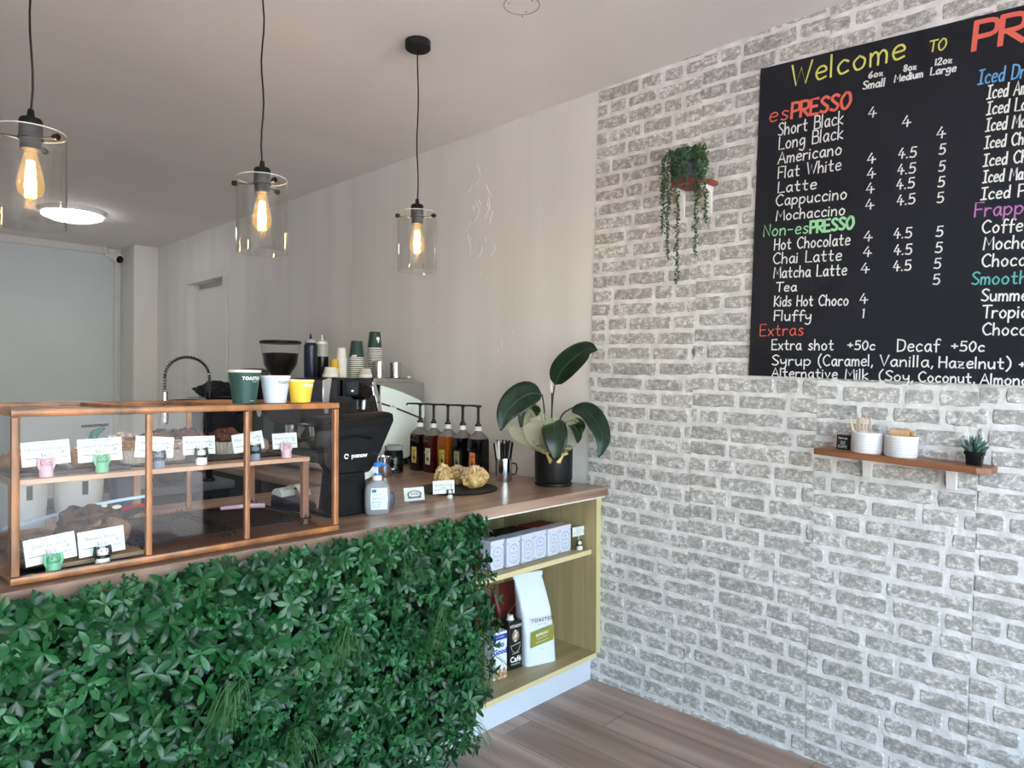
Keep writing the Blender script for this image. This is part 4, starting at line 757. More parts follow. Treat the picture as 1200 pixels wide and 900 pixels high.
# coffee bag
bg_=thing('coffee_bag','tall white coffee bag with olive label on the lower oak shelf','coffee bag',(2.425,2.155,.1562),rz=-.30)
def bagmesh(w_,d_,h_,lean):
    mb=MB(); vs=[];n=16; lv=[(0,1,1),(.03,1.0,1),(.35,.99,.95),(.62,.96,.80),(.80,.93,.52),(.92,.91,.22),(1,.90,.05)]
    for t,kw,kd in lv:
        for i in range(n):
            a=2*PI*(i+.5)/n; sx=abs(math.cos(a))**.3*(1 if math.cos(a)>0 else -1); sy=abs(math.sin(a))**.3*(1 if math.sin(a)>0 else -1)
            vs.append((sx*w_/2*kw+lean[0]*t*t,sy*d_/2*kd+(-.0 if sy<0 else 0)+lean[1]*t*t,h_*t+ (.004*math.sin(a*5) if 0<t<.9 else 0)))
    fs=[(j*n+i,j*n+(i+1)%n,(j+1)*n+(i+1)%n,(j+1)*n+i) for j in range(len(lv)-1) for i in range(n)]+[tuple(range(n))[::-1],tuple((len(lv)-1)*n+i for i in range(n))]
    return mb.add(vs,fs)
WB=mat('bag_white',(.88,.91,.95),.4,bump=.6,bs=14); bagmesh(.165,.095,.40,(-.035,.03)).build('bag_body',WB,bg_,smooth=50)
MB().bb((-.115,.020,.388),(.045,.036,.412)).build('folded_top',WB,bg_,bevel=.004)
fb=lambda ox,oz:(lambda u,v:Vector((ox+u,-.0515+.0022*((oz+v)/.4>.0)-.0015+.012*max(0,(oz+v-.13)/.27)**1.3,oz+v)))
print_text('bag_lettering','TOASTED',.0235,mat('maroon_print',(.42,.16,.18),.5),bg_,fb(.002,.205),bold=.0003,spacing=1.25)
mb=MB(); P_=[fb(0,0)(a,c) for a,c in((-.062,.085),(.060,.105),(.066,.175),(-.058,.155))]; mb.add(P_,[(0,1,2,3)]); mb.build('olive_label',mat('olive_label',(.56,.56,.18),.5),bg_,smooth=0)
fb2=lambda ox,oz:(lambda u,v:fb(ox,oz+.16*(u))(u,v)-Vector((0,.0008,0)))
print_text('label_print','ESPRESSO',.016,WT,bg_,fb2(0,.142),bold=.0003); print_text('label_print','SINGLE ORIGIN',.008,WT,bg_,fb2(0,.126)); print_text('label_print','ROASTED BEANS 1KG',.007,WT,bg_,fb2(0,.110)); print_text('small_print','SPECIALTY COFFEE',.006,M_ink,bg_,fb(0,.186)); print_text('small_print','1KG',.007,M_ink,bg_,fb(0,.074))
rb_=thing('red_bag','dark red coffee bag standing behind the white one','coffee bag',(2.42,2.33,.1562),rz=-.1); bagmesh(.17,.09,.33,(-.02,.02)).build('bag_body',mat('bag_red',(.42,.13,.12),.4,bump=.5,bs=14),rb_,smooth=50)
MB().tube([(-.05,-.046,.20),(.0,-.044,.235),(.05,-.03,.27)],.003,6).build('bag_tie',mat('tie_tan',(.66,.45,.38),.5),rb_)
def carton(loc,rz,w_,d_,h_,colr,name,label):
    t=thing(name,label,'carton',loc,rz=rz); box('carton_body',(-w_/2,-d_/2,0),(w_/2,d_/2,h_),mat(name+'_card',colr,.4),t,bevel=.002); return t
k1=carton((2.165,2.165,.1562),-.12,.078,.062,.205,(.90,.92,.95),'milk_carton','white and blue plant-milk carton half hidden by the hedge')
fc=lambda ox,oz:(lambda u,v:Vector((ox+u,-.0325,oz+v)))
BLm=mat('carton_blue',(.12,.22,.66),.4)
box('blue_band',(-.039,-.0318,.172),(.039,-.0312,.195),BLm,k1); print_text('carton_print','SOY MILK',.011,WT,k1,fc(0,.184)); print_text('carton_print','So',.036,BLm,k1,fc(.004,.150),bold=.0012); print_text('carton_print','Good',.032,BLm,k1,fc(0,.120),bold=.0012)
mb=MB()
for q_ in range(9): mb.blob((-.03+.0075*q_,-.0318,.022+.012*math.sin(q_*2)),(.008,.0006,.014),.2,2,q_,2)
mb.build('fruit_picture',mat('fruit_print',(.62,.36,.26),.5,c2=(.85,.70,.52),vs=90),k1,smooth=0)
MB().lathe([(0,0),(.014,0),(.014,.014),(0,.015)],20,c=(0,.01,.205)).build('screw_cap',mat('cap_navy',(.14,.17,.32),.4),k1)
k2=carton((2.290,2.19,.1562),-.12,.078,.062,.215,(.10,.09,.09),'cafe_carton','black cafe milk carton with a white cap beside the coffee bag')
print_text('carton_print','VITASOY',.017,WT,k2,fc(0,.195),bold=.0003); print_text('carton_print','Café',.034,WT,k2,fc(0,.045),bold=.001); print_text('carton_print','FOR BARISTAS',.008,WT,k2,fc(0,.024))
mb=MB()
ov=[(.020*math.cos(2*PI*k/24),.150+.027*math.sin(2*PI*k/24)) for k in range(25)]
MB().prism([(x,z) for x,z in ov[:-1]],.0006,MX((0,-.0315,0),rx=PI/2)).build('oval_print',mat('sepia_print',(.60,.53,.42),.5),k2,smooth=0)
for q_ in range(7): a=q_*.9; mb.add([fc(0,0)(.011*math.cos(a)*((q_%3)/2+.3)+x,.152+.018*math.sin(a)*((q_%3)/2+.3)+z)-Vector((0,.0006,0)) for x,z in((-.004,0),(0,-.006),(.004,0),(0,.007))],[(0,1,2,3)])
mb.tube([fc(0,0)(0,.125)-Vector((0,.0006,0)),fc(0,0)(0,.172)-Vector((0,.0006,0))],.0008,4)
for s_ in (-1,1): mb.tube([Vector((s_*x,-.0325,z)) for x,z in((.004,.078),(.018,.084),(.026,.102),(.027,.108))],.0009,4)
mb.tube([Vector((-.028,-.0325,.108)),Vector((.028,-.0325,.116))],.0012,4); mb.tube([Vector((-.02,-.0325,.072)),Vector((.02,-.0325,.074))],.0012,4)
mb.build('cup_drawing',WT,k2,smooth=0,fix=False)
MB().lathe([(0,0),(.019,0),(.019,.004),(.014,.005),(.014,.020),(0,.021)],24,c=(0,.008,.215)).build('screw_cap',M_white,k2)
# ---------------- till, terminal, sanitiser ----------------
ps=thing('till_terminal','black touchscreen till seen from behind beside the display case','till',(1.465,2.275,ZC+.0008))
mp_=mat('till_black',(.03,.031,.038),.5,spec=.3)
def loft(secs,n): # secs: list of equal length loops
    mb=MB(); vs=[v for s_ in secs for v in s_]; fs=[(j*n+i,j*n+(i+1)%n,(j+1)*n+(i+1)%n,(j+1)*n+i) for j in range(len(secs)-1) for i in range(n)]+[tuple(range(n))[::-1],tuple((len(secs)-1)*n+i for i in range(n))]
    return mb.add(vs,fs)
o0=[(-.155,.365),(.150,.378),(.166,.372),(.170,.350),(.085,.195),(.05,.150),(-.12,.150),(-.160,.20)]
ps.location.x=1.492
back=[(x*.985,-.055,z) for x,z in [(-.155,.350),(.148,.362),(.158,.356),(.158,.345),(.080,.200),(.048,.160),(-.115,.160),(-.15,.20)]]
mid=[(x,-.035,z) for x,z in o0]; fr=[(x+(.0),.020-(.38-z)*.25,z+.004) for x,z in o0]
loft([back,mid,fr],8).build('screen_housing',mp_,ps,bevel=.004)
mb=MB(); mb.prism([(-.12,.20),(.075,.215),(.135,.335),(-.12,.325)],.004,MX((0,-.0555,0),rx=PI/2)); mb.build('rear_cover',mat('till_cover',(.045,.047,.058),.55,spec=.3),ps,bevel=.003)
mb=MB(); mb.tube([(-.12,-.060,.265),(-.08,-.062,.290),(-.02,-.063,.298),(.045,-.062,.284)],.005,8); mb.build('cover_ridge',mp_,ps)
loft([[(-.115,-.06,.0),(.035,-.06,.0),(.035,.05,0),(-.115,.05,0)],[(-.12,-.045,.17),(.03,-.045,.17),(.03,.01,.17),(-.12,.01,.17)]],4).build('stand_neck',mp_,ps,bevel=.004)
box('neck_vent',(-.11,-.059,.115),(-.01,-.0555,.140),mat('till_cover',(0,0,0)),ps)
box('stand_base',(-.125,-.042,0),(.125,.09,.018),mp_,ps,bevel=.006)
fn=lambda u,v:Vector((-.008+u,-.0625,.222+v)); print_text('till_lettering','posnow',.023,WT,ps,lambda u,v:fn(u+.002,v),bold=.0008,spacing=.92)
mb=MB(); rg=[(.010*math.cos(a),.010*math.sin(a)) for a in [2*PI*k/20 for k in range(19)]]; 
for a,b in zip(rg,rg[1:]): mb.add([fn(a[0]-.054,a[1]),fn(b[0]-.054,b[1]),fn(b[0]*.55-.054,b[1]*.55),fn(a[0]*.55-.054,a[1]*.55)],[(0,1,2,3)])
mb.build('till_emblem',WT,ps,smooth=0,fix=False)
pt=thing('payment_terminal','dark card payment terminal with a curl of receipt paper between case and till','card terminal',(1.362,2.475,ZC+.0008),rz=.25)
loft([[(-.038,-.09,0),(.038,-.09,0),(.038,.09,0),(-.038,.09,0)],[(-.04,-.085,.03),(.04,-.085,.03),(.042,.08,.06),(-.042,.08,.06)]],4).build('terminal_body',mat('terminal_navy',(.10,.12,.18),.35),pt,bevel=.008)
MB().lathe([(0,-.034),(.028,-.034),(.028,.034),(0,.034)],24,M=MX((0,.055,.055),ry=PI/2)).build('paper_roll',M_paper,pt); 
mb=MB(); 
pp=[(.03,.075),(.0,.098),(-.035,.10),(-.06,.082),(-.066,.06)]
for a,b in zip(pp,pp[1:]): mb.add([(-.028,a[0],a[1]),(.028,a[0],a[1]),(.028,b[0],b[1]),(-.028,b[0],b[1])],[(0,1,2,3)])
mb.build('receipt_curl',M_paper,pt)
o=MB().add([(0,0,0),(.05,-.004,.012),(.055,.0,.045),(.02,.004,.038),(-.008,.0,.03),(.03,-.012,.03)],[(0,1,5),(1,2,5),(2,3,5),(3,4,5),(4,0,5)]).build('receipt_scrap',M_paper,loc=(1.535,2.36,ZC+.075),smooth=0); 
tag(o,'white curl of receipt paper at the right edge of the till stand','paper'); bpy.data.objects.remove(o)
MB().add([(.036,-.04,.125),(.036,-.035,.165),(.06,-.045,.17),(.088,-.045,.178),(.086,-.045,.150),(.060,-.05,.135)],[(0,1,2,5),(2,3,4,5)]).build('receipt_scrap',M_paper,ps,smooth=0,label='white paper flap on the stand')
sn=thing('sanitiser_bottle','clear pump bottle of hand sanitiser with a blue pump beside the till','bottle',(1.545,2.182,ZC+.0008),rz=-.45)
def ov_(rx_,ry_,z,n=28,p=.6): return [(rx_*abs(math.cos(2*PI*k/n))**p*(1 if math.cos(2*PI*k/n)>=0 else -1),ry_*abs(math.sin(2*PI*k/n))**p*(1 if math.sin(2*PI*k/n)>=0 else -1),z) for k in range(n)]
loft([ov_(.040,.024,0),ov_(.045,.027,.006),ov_(.047,.028,.06),ov_(.046,.028,.095),ov_(.040,.026,.112),ov_(.022,.019,.124,p=.9),ov_(.016,.016,.127,p=1)],28).build('bottle_body',mat('gel_clear',(.80,.82,.85),.12,trans=.55,ior=1.2),sn)
mb=MB(); rw=[(x*.030,z) for x,z in ((-1,.020),(1,.020),(1.08,.06),(1,.1),(-1,.1),(-1.08,.06))]
mb.prism([(x,z) for x,z in rw],.001,MX((.003,-.0285,0),rx=PI/2)); mb.build('bottle_label',mat('label_pale',(.82,.90,.92),.5),sn,smooth=0)
fl2=lambda ox,oz:(lambda u,v:Vector((ox+u,-.0302,oz+v)))
box('label_mark',(-.024,-.0301,.084),(-.008,-.0296,.096),mat('label_green',(.28,.42,.40),.5),sn)
mb=MB(); 
for t_,z_,w_ in (("LIFE'S",.072,.030),('sanitiser',.058,.038),('kills 99.9 percent',.046,.034),('500ml',.028,.03),('hand gel',.036,.032)): script(mb,t_,.008 if z_>.05 else .0045,w_,.0009,fl2(-.024,z_))
mb.build('label_print',mat('label_ink',(.40,.55,.62),.5),sn,smooth=0,fix=False)
MB().lathe([(.0165,.1275),(.018,.1275),(.018,.143),(.012,.146),(0,.146)],22).build('collar',M_white,sn); BP=mat('pump_blue',(.20,.50,.85),.35)
MB().lathe([(0,.1465),(.011,.1465),(.010,.152),(.004,.153),(.004,.178),(0,.178)],16).build('pump_stem',M_white,sn); mb=MB(); mb.lathe([(.012,.1465),(.0135,.1465),(.0125,.152),(.010,.153)],18); mb.lathe([(0,.178),(.013,.178),(.015,.188),(.011,.194),(0,.195)],18); mb.tube([(0,0,.187),(.02,-.006,.188),(.034,-.010,.180)],[.008,.006,.004],10); mb.build('pump_head',BP,sn)
o=thing('small_tumbler','small grey ribbed tumbler just right of the sanitiser bottle','tumbler',(1.680,2.285,ZC+.0008)); MB().lathe([(0,0),(.016,0),(.019,.01),(.020,.03),(.0185,.052),(.0172,.052),(.0185,.03),(.0165,.006),(0,.006)],24).build('tumbler_body',mat('smoke_grey',(.42,.45,.52),.25,trans=.3),o)
bc=thing('business_cards','clear holder with white business cards on the counter left of the slate tray','card holder',(1.80,2.275,ZC+.0008),rz=-.25)
MB().prism([(-.02,0),(.02,0),(.02,.006),(-.006,.006),(.006,.05),(.003,.05),(-.012,.006),(-.02,.006)],.092,MX((-.046,0,0),rz=PI/2,rx=PI/2)@MX((0,0,0))).build('holder_body',M_glass,bc,smooth=0)
MB().bb((-.045,-.002,0),(.045,.002,.054)).build('card_stack',M_paper,bc,loc=(0,.004,.007),rot=(-.22,0,0))
mb=MB(); 
for k in range(24): 
    a0,a1=2*PI*k/24,2*PI*(k+1)/24; mb.add([(.032*math.cos(a)*s_,-.0026,.026+.016*math.sin(a)*s_) for a,s_ in ((a0,1),(a1,1),(a1,.8),(a0,.8))],[(0,1,2,3)])
mb.bb((-.03,-.0027,.010),(.03,-.0025,.016)); script(mb,'TOASTED',.008,.036,.0012,lambda u,v:Vector((-.018+u,-.0027,.024+v))); mb.build('card_print',M_ink,bc,loc=(0,.004,.007),rot=(-.22,0,0),smooth=0,fix=False)
# slate tray with clusters
sl=tag(MB().lathe([(0,0),(.180,0),(.184,.004),(.18,.009),(0,.009)],56).build('slate_tray',mat('slate',(.075,.075,.08),.6,var=.2,vs=40,bump=.3,bs=60),loc=(2.165,2.415,ZC+.0005)),'round black slate serving board on the counter by the price card','tray')
CF=mat('cornflake',(.80,.66,.42),.6,c2=(.93,.86,.70),vs=60,bump=.4,bs=80)
def cluster(name,label,loc,d,n,seed,cat='cookie'):
    t=thing(name,label,cat,loc); r_=random.Random(seed); MB().blob((0,0,d[2]*.75),(d[0]*.82,d[1]*.82,d[2]*.8),.25,2,seed,3,flat=-d[2]*.74).build('cluster_core',mat('cluster_core',(.70,.52,.28),.7,c2=(.90,.78,.52),vs=40),t)
    mb=MB()
    for k in range(n):
        a=r_.uniform(0,6.28); e=r_.uniform(.0,1.5); c=Vector((d[0]*.86*math.cos(a)*math.cos(e),d[1]*.86*math.sin(a)*math.cos(e),d[2]*.75+d[2]*.85*math.sin(e)*(1+.2*r_.random()))); s=r_.uniform(.006,.012)
        mb.add([(-s,-s*.3,s*.3),(0,-s*.8,0),(s,-s*.1,s*.35),(.2*s,s*.7,.1*s),(0,0,-s*.25)],[(0,1,4),(1,2,4),(2,3,4),(3,0,4)],MX(c,r_.uniform(-1.2,1.2),r_.uniform(-1.2,1.2),r_.uniform(0,6)))
    o=mb.build('flakes',CF,t,smooth=30,fix=False); o['kind']='stuff'
SZ=ZC+.0102
cluster('flake_cluster','large golden cornflake cluster at the right of the slate board',(2.205,2.345,SZ),(.075,.066,.056),420,1); cluster('flake_cluster','golden cornflake cluster peeping over the price card on the slate board',(2.105,2.452,SZ),(.045,.045,.060),200,2); cluster('flake_cluster','golden cornflake cluster at the back right of the slate board',(2.225,2.49,SZ),(.06,.05,.050),240,3)
figure('white','white and black figurine standing in front of the slate board',(1.968,2.250,ZC+.0008),s=.95)
card(1.945,2.262,ZC+.022,.098,.056,-.35,0,('Florentine Crunch','$5.5'),'white price card on the counter in front of the slate board',-.1)
# straw tin
stn=thing('steel_tumbler','polished steel tumbler of straws between the syrup bottles and the potted plant','tumbler',(2.515,2.462,ZC+.0008)); MB().lathe([(0,0),(.041,0),(.042,.003),(.042,.115),(.0405,.116),(.0395,.115),(.0395,.004),(0,.004)],36).build('tumbler_body',M_chrome,stn)
MB().tube([(.035,-.02,.03),(.055,-.033,.035),(.06,-.036,.06),(.055,-.033,.085),(.035,-.02,.09)],.004,8).build('tumbler_handle',M_blackm,stn)
r_=random.Random(4)
for k in range(18):
    a=k*2.4; bx,by=(.012+.010*(k%3))*math.cos(a),(.012+.010*(k%3))*math.sin(a); lx,ly=.016*math.cos(a+.4)*1.6,.016*math.sin(a+.4)*1.6; w_=k%4==1
    o=MB().tube([(0,0,0),(lx,ly,.19+r_.uniform(-.008,.014))],.0046,8).build('straw',WT if w_ else M_black,loc=(2.515+bx*.8,2.462+by*.8,ZC+.0062)); tag(o,'white straw in the steel tumbler' if w_ else 'black straw in the steel tumbler','straw','white straws in the tumbler' if w_ else 'black straws in the tumbler')
# sauce jar
j=thing('syrup_jar','dark jar with a clear glass lid standing left of the syrup bottles','jar',(2.318,3.12,ZC+.0008)); MB().lathe([(0,0),(.048,0),(.052,.005),(.052,.115),(.046,.125),(0,.125)],32).build('jar_body',mat('dark_syrup',(.045,.05,.075),.12),j); MB().lathe([(.0465,.1255),(.050,.132),(.050,.148),(.030,.156),(0,.157)],32).build('jar_lid',mat('lid_glass',(.75,.78,.76),.1,trans=.6,ior=1.2),j,fix=False); MB().tube([(.0,-.05,.05),(-.045,-.062,.05),(-.052,-.06,.09),(-.02,-.055,.10)],.005,6).build('jar_handle',M_black,j)
MB().tube([(-.02,-.052,.13),(-.02,.02,.162),(-.02,.05,.13)],.0015,5).build('lid_clip',M_steel,j)
j=thing('steel_jug','small steel milk jug behind the till, left of the dark jar','jug',(2.19,3.03,ZC+.0008)); MB().lathe([(0,0),(.042,0),(.044,.004),(.035,.08),(.038,.105),(.036,.105),(.033,.08),(.04,.006),(0,.006)],32).build('jug_body',M_chrome,j); MB().tube([(.036,-.01,.09),(.06,-.02,.085),(.06,-.02,.04),(.042,-.01,.03)],.004,8).build('jug_handle',M_chrome,j)
# pump syrup bottles
lq=[('dark purple',(.10,.05,.07),(.86,.74,.40)),('deep red',(.26,.05,.06),(.80,.80,.66)),('amber',(.58,.30,.08),(.70,.72,.34)),('black round-shouldered',(.035,.03,.035),(.55,.56,.42)),('black round-shouldered',(.035,.03,.035),(.82,.50,.30))]
lb=['with a yellow label, furthest from the plant','with a cream label','with a lime label','with an olive label','with an orange label, nearest the plant']
for k,(y,(nm,lc,lab)) in enumerate(zip((3.105,2.985,2.865,2.745,2.625),lq)):
    t=thing('syrup_bottle','%s syrup pump bottle %s'%(nm,lb[k]),'bottle',(2.490,y,ZC+.0008),group='pump syrup bottles along the wall'); rd=k>2; b=.042
    LQ=mat('syrup_%d'%k,lc,.08,coat=.6); Nn=32
    def sq(r,z,p): return [(r*1/max(abs(math.cos(a)),abs(math.sin(a)))**p*math.cos(a),r*1/max(abs(math.cos(a)),abs(math.sin(a)))**p*math.sin(a),z) for a in [2*PI*i/Nn for i in range(Nn)]]
    loft([sq(b*.92,0,.8),sq(b,.006,.85),sq(b,.19,.85),sq(b*.97,.205,.8)],Nn).build('syrup',LQ,t)
    hz=.250
    loft([sq(b*.97,.2052,.8),sq(b*.8,.222,.5),sq(b*.45,.240,.1),sq(.014,.247,0),sq(.014,hz,0)],Nn).build('bottle_neck',mat('neck_clear',(.70,.68,.66),.1,trans=.6,ior=1.15),t)
    MB().bb((-b-.0012,-.021,.045),(-b-.0004,.021,.135)).build('bottle_label',mat('lab_%d'%k,lab,.5,var=.12,vs=30),t,smooth=0)
    mb=MB(); mb.blob((-b-.0014,0,.075),(.0006,.008,.010),.3,2,k,2); script(mb,['Vanilla','Hazel','Lime','Mocha','Caramel'][k],.010,.030,.0012,lambda u,v:Vector((-b-.0016,.015-u,.110+v))); mb.build('label_print',M_black,t,smooth=0,fix=False)
    MB().lathe([(.0155,hz-.003),(.019,hz-.003),(.019,hz+.017),(.015,hz+.02),(0,hz+.02)],24).build('collar',M_white,t); MB().tube([(0,0,hz-.05),(0,0,hz-.004)],.0105,10).build('dip_tube',M_white,t)
    mb=MB(); mb.lathe([(0,hz+.0205),(.017,hz+.0205),(.017,hz+.030),(.011,hz+.032),(.009,hz+.045),(.0075,hz+.047),(.0075,hz+.115),(.010,hz+.116),(.010,hz+.130),(0,hz+.132)],18); mb.tube([(.004,-.016,hz+.124),(-.006,.03,hz+.127),(-.014,.098,hz+.126),(-.015,.105,hz+.116)],[.006,.0055,.0045,.0045],8); mb.build('pump',M_black,t)
# ---------------- espresso machine and what stands on it ----------------
em_=thing('espresso_machine','large chrome, black and white espresso machine against the white wall','espresso machine',(2.37,3.72,ZC+.0008)); E0=Vector((2.37,3.72,ZC+.0008))
GB=mat('gloss_black',(.04,.04,.045),.12); DC=mat('dark_chrome',(.36,.36,.38),.16,metal=1); ys,ye=-.35,.38
def side(poly,y0,y1,name,mt,bevel=.004,lab=None): # poly in (x, z-world)
    return MB().prism([(x-E0.x,z-E0.z) for x,z in poly],abs(y1-y0),MX((0,max(y0,y1),0),rx=PI/2)).build(name,mt,em_,bevel=bevel,label=lab)
side([(2.06,.985),(2.66,.985),(2.68,1.02),(2.70,1.40),(2.66,1.452),(2.36,1.452),(2.36,1.20),(2.30,1.10),(2.06,1.07)],ys+.03,ye,'machine_body',GB,.006)
side([(2.34,1.452),(2.725,1.452),(2.725,1.43),(2.725,1.34),(2.39,1.438),(2.34,1.447)],ys-.008,ys+.029,'top_cheek',M_steel,.003)
WP=mat('machine_white',(.90,.94,.93),.2)
arcp=[(2.392,1.436)]+[(2.392+.315*t,1.436-.070*t-.03*t*t) for t in(.25,.5,.75,.92)]+[(2.716,1.315),(2.718,1.26),(2.700,1.19),(2.665,1.10),(2.62,1.02),(2.585,.998),(2.45,.992),(2.37,.992),(2.355,1.10),(2.385,1.24)]
side(arcp,ys-.03,ys-.0085,'side_panel',WP,.006,'white curved side panel')
mb=MB(); 
P_=[(2.392,1.335),(2.455,1.318),(2.455,1.308),(2.392,1.324)]; mb.prism([(x-E0.x,z-E0.z) for x,z in P_],.001,MX((0,ys-.0305,0),rx=PI/2)); P_=[(2.50,1.305),(2.700,1.235),(2.700,1.224),(2.50,1.294)]; mb.prism([(x-E0.x,z-E0.z) for x,z in P_],.001,MX((0,ys-.0305,0),rx=PI/2)); mb.build('red_stripe',mat('stripe_red',(.32,.07,.07),.4),em_,smooth=0)
print_text('machine_lettering','SZN',.017,M_black,em_,lambda u,v:Vector((2.478-E0.x+u,ys-.0312,1.309-E0.z+v-.28*u)))
side([(2.03,1.475),(2.32,1.478),(2.355,1.452),(2.385,1.30),(2.345,1.19),(2.27,1.165),(2.09,1.20),(2.03,1.30)],ys-.028,ye-.02,'group_head_housing',DC,.012)
side([(2.005,1.462),(2.045,1.478),(2.062,1.470),(2.048,1.38),(2.04,1.28),(2.018,1.28),(2.005,1.36)],ys-.036,ys-.0285,'chrome_trim',M_chrome,.003)
side([(2.325,1.455),(2.350,1.455),(2.398,1.28),(2.378,1.25),(2.366,1.285)],ys-.036,ys-.0285,'chrome_trim',M_chrome,.003)
mb=MB(); mb.tube([(x-E0.x,ys-.05,z-E0.z) for x,z in((2.255,1.30),(2.262,1.38),(2.285,1.428),(2.315,1.432),(2.322,1.38))],[.012,.013,.014,.013,.012],12); mb.build('steam_lever',M_chrome,em_)
side([(2.125,1.472),(2.215,1.472),(2.215,1.375),(2.125,1.375)],ys-.075,ys-.037,'display_box',M_black,.005)
box('display_screen',(2.136-E0.x,ys-.0765,1.388-E0.z),(2.203-E0.x,ys-.0755,1.458-E0.z),mat('screen_glass',(.16,.22,.27),.1),em_); MB().blob((2.165-E0.x,ys-.077,1.405-E0.z),(.010,.001,.006),0,1,0,2).build('display_mark',M_white,em_)
mb=MB(); mb.lathe([(0,0),(.042,0),(.048,.01),(.048,.03),(.036,.045),(0,.045)],28,M=MX((2.25-E0.x,ys-.037,1.40-E0.z),rx=PI/2)); mb.build('pressure_dial',GB,em_)
for pts in ([(2.205,1.26),(2.203,1.22),(2.21,1.19),(2.235,1.172)],[(2.285,1.275),(2.292,1.25),(2.288,1.21),(2.262,1.18),(2.235,1.172),(2.228,1.145)]): MB().tube([(x-E0.x,ys-.055,z-E0.z) for x,z in pts],.0062,10).build('steam_wand',M_chrome,em_)
MB().tube([(2.03-E0.x,ys-.06,1.202-E0.z),(2.10-E0.x,ys-.06,1.205-E0.z),(2.14-E0.x,ys-.05,1.195-E0.z)],.006,8).build('hot_water_spout',M_chrome,em_)
for yy in(-.12,.16):
    MB().lathe([(0,.0),(.036,0),(.038,.05),(0,.05)],28,c=(2.12-E0.x,yy,1.145-E0.z)).build('group_head',M_chrome,em_)
    pf=MB().lathe([(0,-.03),(.03,-.03),(.034,-.003),(0,-.003)],28,c=(2.12-E0.x,yy,1.147-E0.z)).build('portafilter',M_chrome,em_); MB().tube([(2.09-E0.x,yy,1.13-E0.z),(1.98-E0.x,yy-.01,1.115-E0.z),(1.94-E0.x,yy-.01,1.105-E0.z)],[.009,.013,.011],10).build('portafilter_handle',M_black,pf)
side([(2.02,.975),(2.35,.975),(2.35,1.005),(2.02,1.005)],ys-.02,ye-.01,'drip_tray',M_chrome,.004)
for x in(2.08,2.62):
    for y in(-.30,.33): MB().cyl((x-E0.x,y,0),.02,.030,16).build('foot',M_black,em_)
side([(2.06,1.478),(2.66,1.478),(2.66,1.4785),(2.06,1.4785)],ys-.0,ye-.02,'cup_warmer',M_steel,.0)
for a in('top_panel',): side([(2.36,1.4525),(2.66,1.4525),(2.66,1.4775),(2.36,1.4775)],ys,ye-.02,a,M_steel,.002)
MB().add([(x-E0.x,y,z-E0.z) for z in(1.479,1.53) for x,y in((2.42,ys+.005),(2.655,ys+.005),(2.655,ye-.03))],[(0,1,4,3),(1,2,5,4)]).build('cup_guard',M_glass,em_,smooth=0)
MT=1.4795
def stack(x,y,r,h,pitch,n,name,label,colr,topc=None,rimc=(.93,.92,.90),grp=None,txt=None):
    """inverted nested paper cups, each cup a thing of its own"""
    for k in range(n):
        last=k==n-1
        t=thing(name,(label+', topmost' if last else label),'paper cup',(x,y,MT+.0005+k*pitch),group=grp,rz=-.5)
        m_=mat(name+'_wall',colr,.5)
        MB().lathe([(r,0),(r*.965,.0045),(r*.72,h),(0,h),(0,h-.002),(r*.70,h-.002),(r*.94,.0045)],28).build('cup_wall',m_,t); MB().lathe([(r*.965,-.000),(r*1.02,.0005),(r*1.03,.003),(r*1.0,.0062),(r*.965,.005)],28).build('rolled_rim',mat('rim_'+name,rimc,.5),t)
        if last and txt:
            rr=lambda z:r*(.965-.245*z/h)+.0008
            if txt=='cone':
                mb=MB(); 
                P_=[(-.012,.0),(-.014,.008),(-.009,.016),(0,.019),(.009,.016),(.014,.008),(.012,0),(.006,-.004),(.004,-.014),(0,-.022),(-.004,-.014),(-.006,-.004)]
                mb.add([Vector((rr(.055+v)*math.sin(.45+u/r),-rr(.055+v)*math.cos(.45+u/r),.055+v)) for u,v in P_],[tuple(range(12))]); mb.build('cup_emblem',WT,t,smooth=0,fix=False)
            else: print_text('cup_lettering',txt,.014,WT,t,lambda u,v:Vector((rr(.014+v)*math.sin(-.45+u/r),-rr(.014+v)*math.cos(-.45+u/r),.014+v)),bold=.0008)
GC=(.17,.27,.25)
stack(2.365,3.555,.046,.105,.0115,11,'green_cup','dark green cup of the shorter inverted stack on the espresso machine',GC,grp='shorter stack of green cups',txt='COFF')
stack(2.495,3.555,.046,.105,.0118,16,'large_green_cup','dark green cup of the taller inverted stack on the espresso machine',GC,grp='taller stack of green cups',txt='cone')
stack(2.262,3.56,.034,.070,.0105,11,'white_cup','small white cup of the inverted stack between the yellow and green stacks',(.88,.87,.84),grp='stack of small white cups')
stack(2.192,3.52,.0275,.060,.009,6,'yellow_cup','small yellow cup of the inverted stack on the espresso machine',(.88,.68,.20),rimc=(.88,.72,.50),grp='stack of small yellow cups')
stack(2.13,3.46,.044,.045,.006,3,'saucer_cup','squat white paper cup left of the yellow stack on the espresso machine',(.87,.86,.83),grp='squat white cups left of the yellow stack')
stack(2.352,3.44,.038,.042,.006,3,'sample_cup','squat cream paper cup before the green stacks on the espresso machine',(.80,.77,.73),grp='squat cream cups before the green stacks')
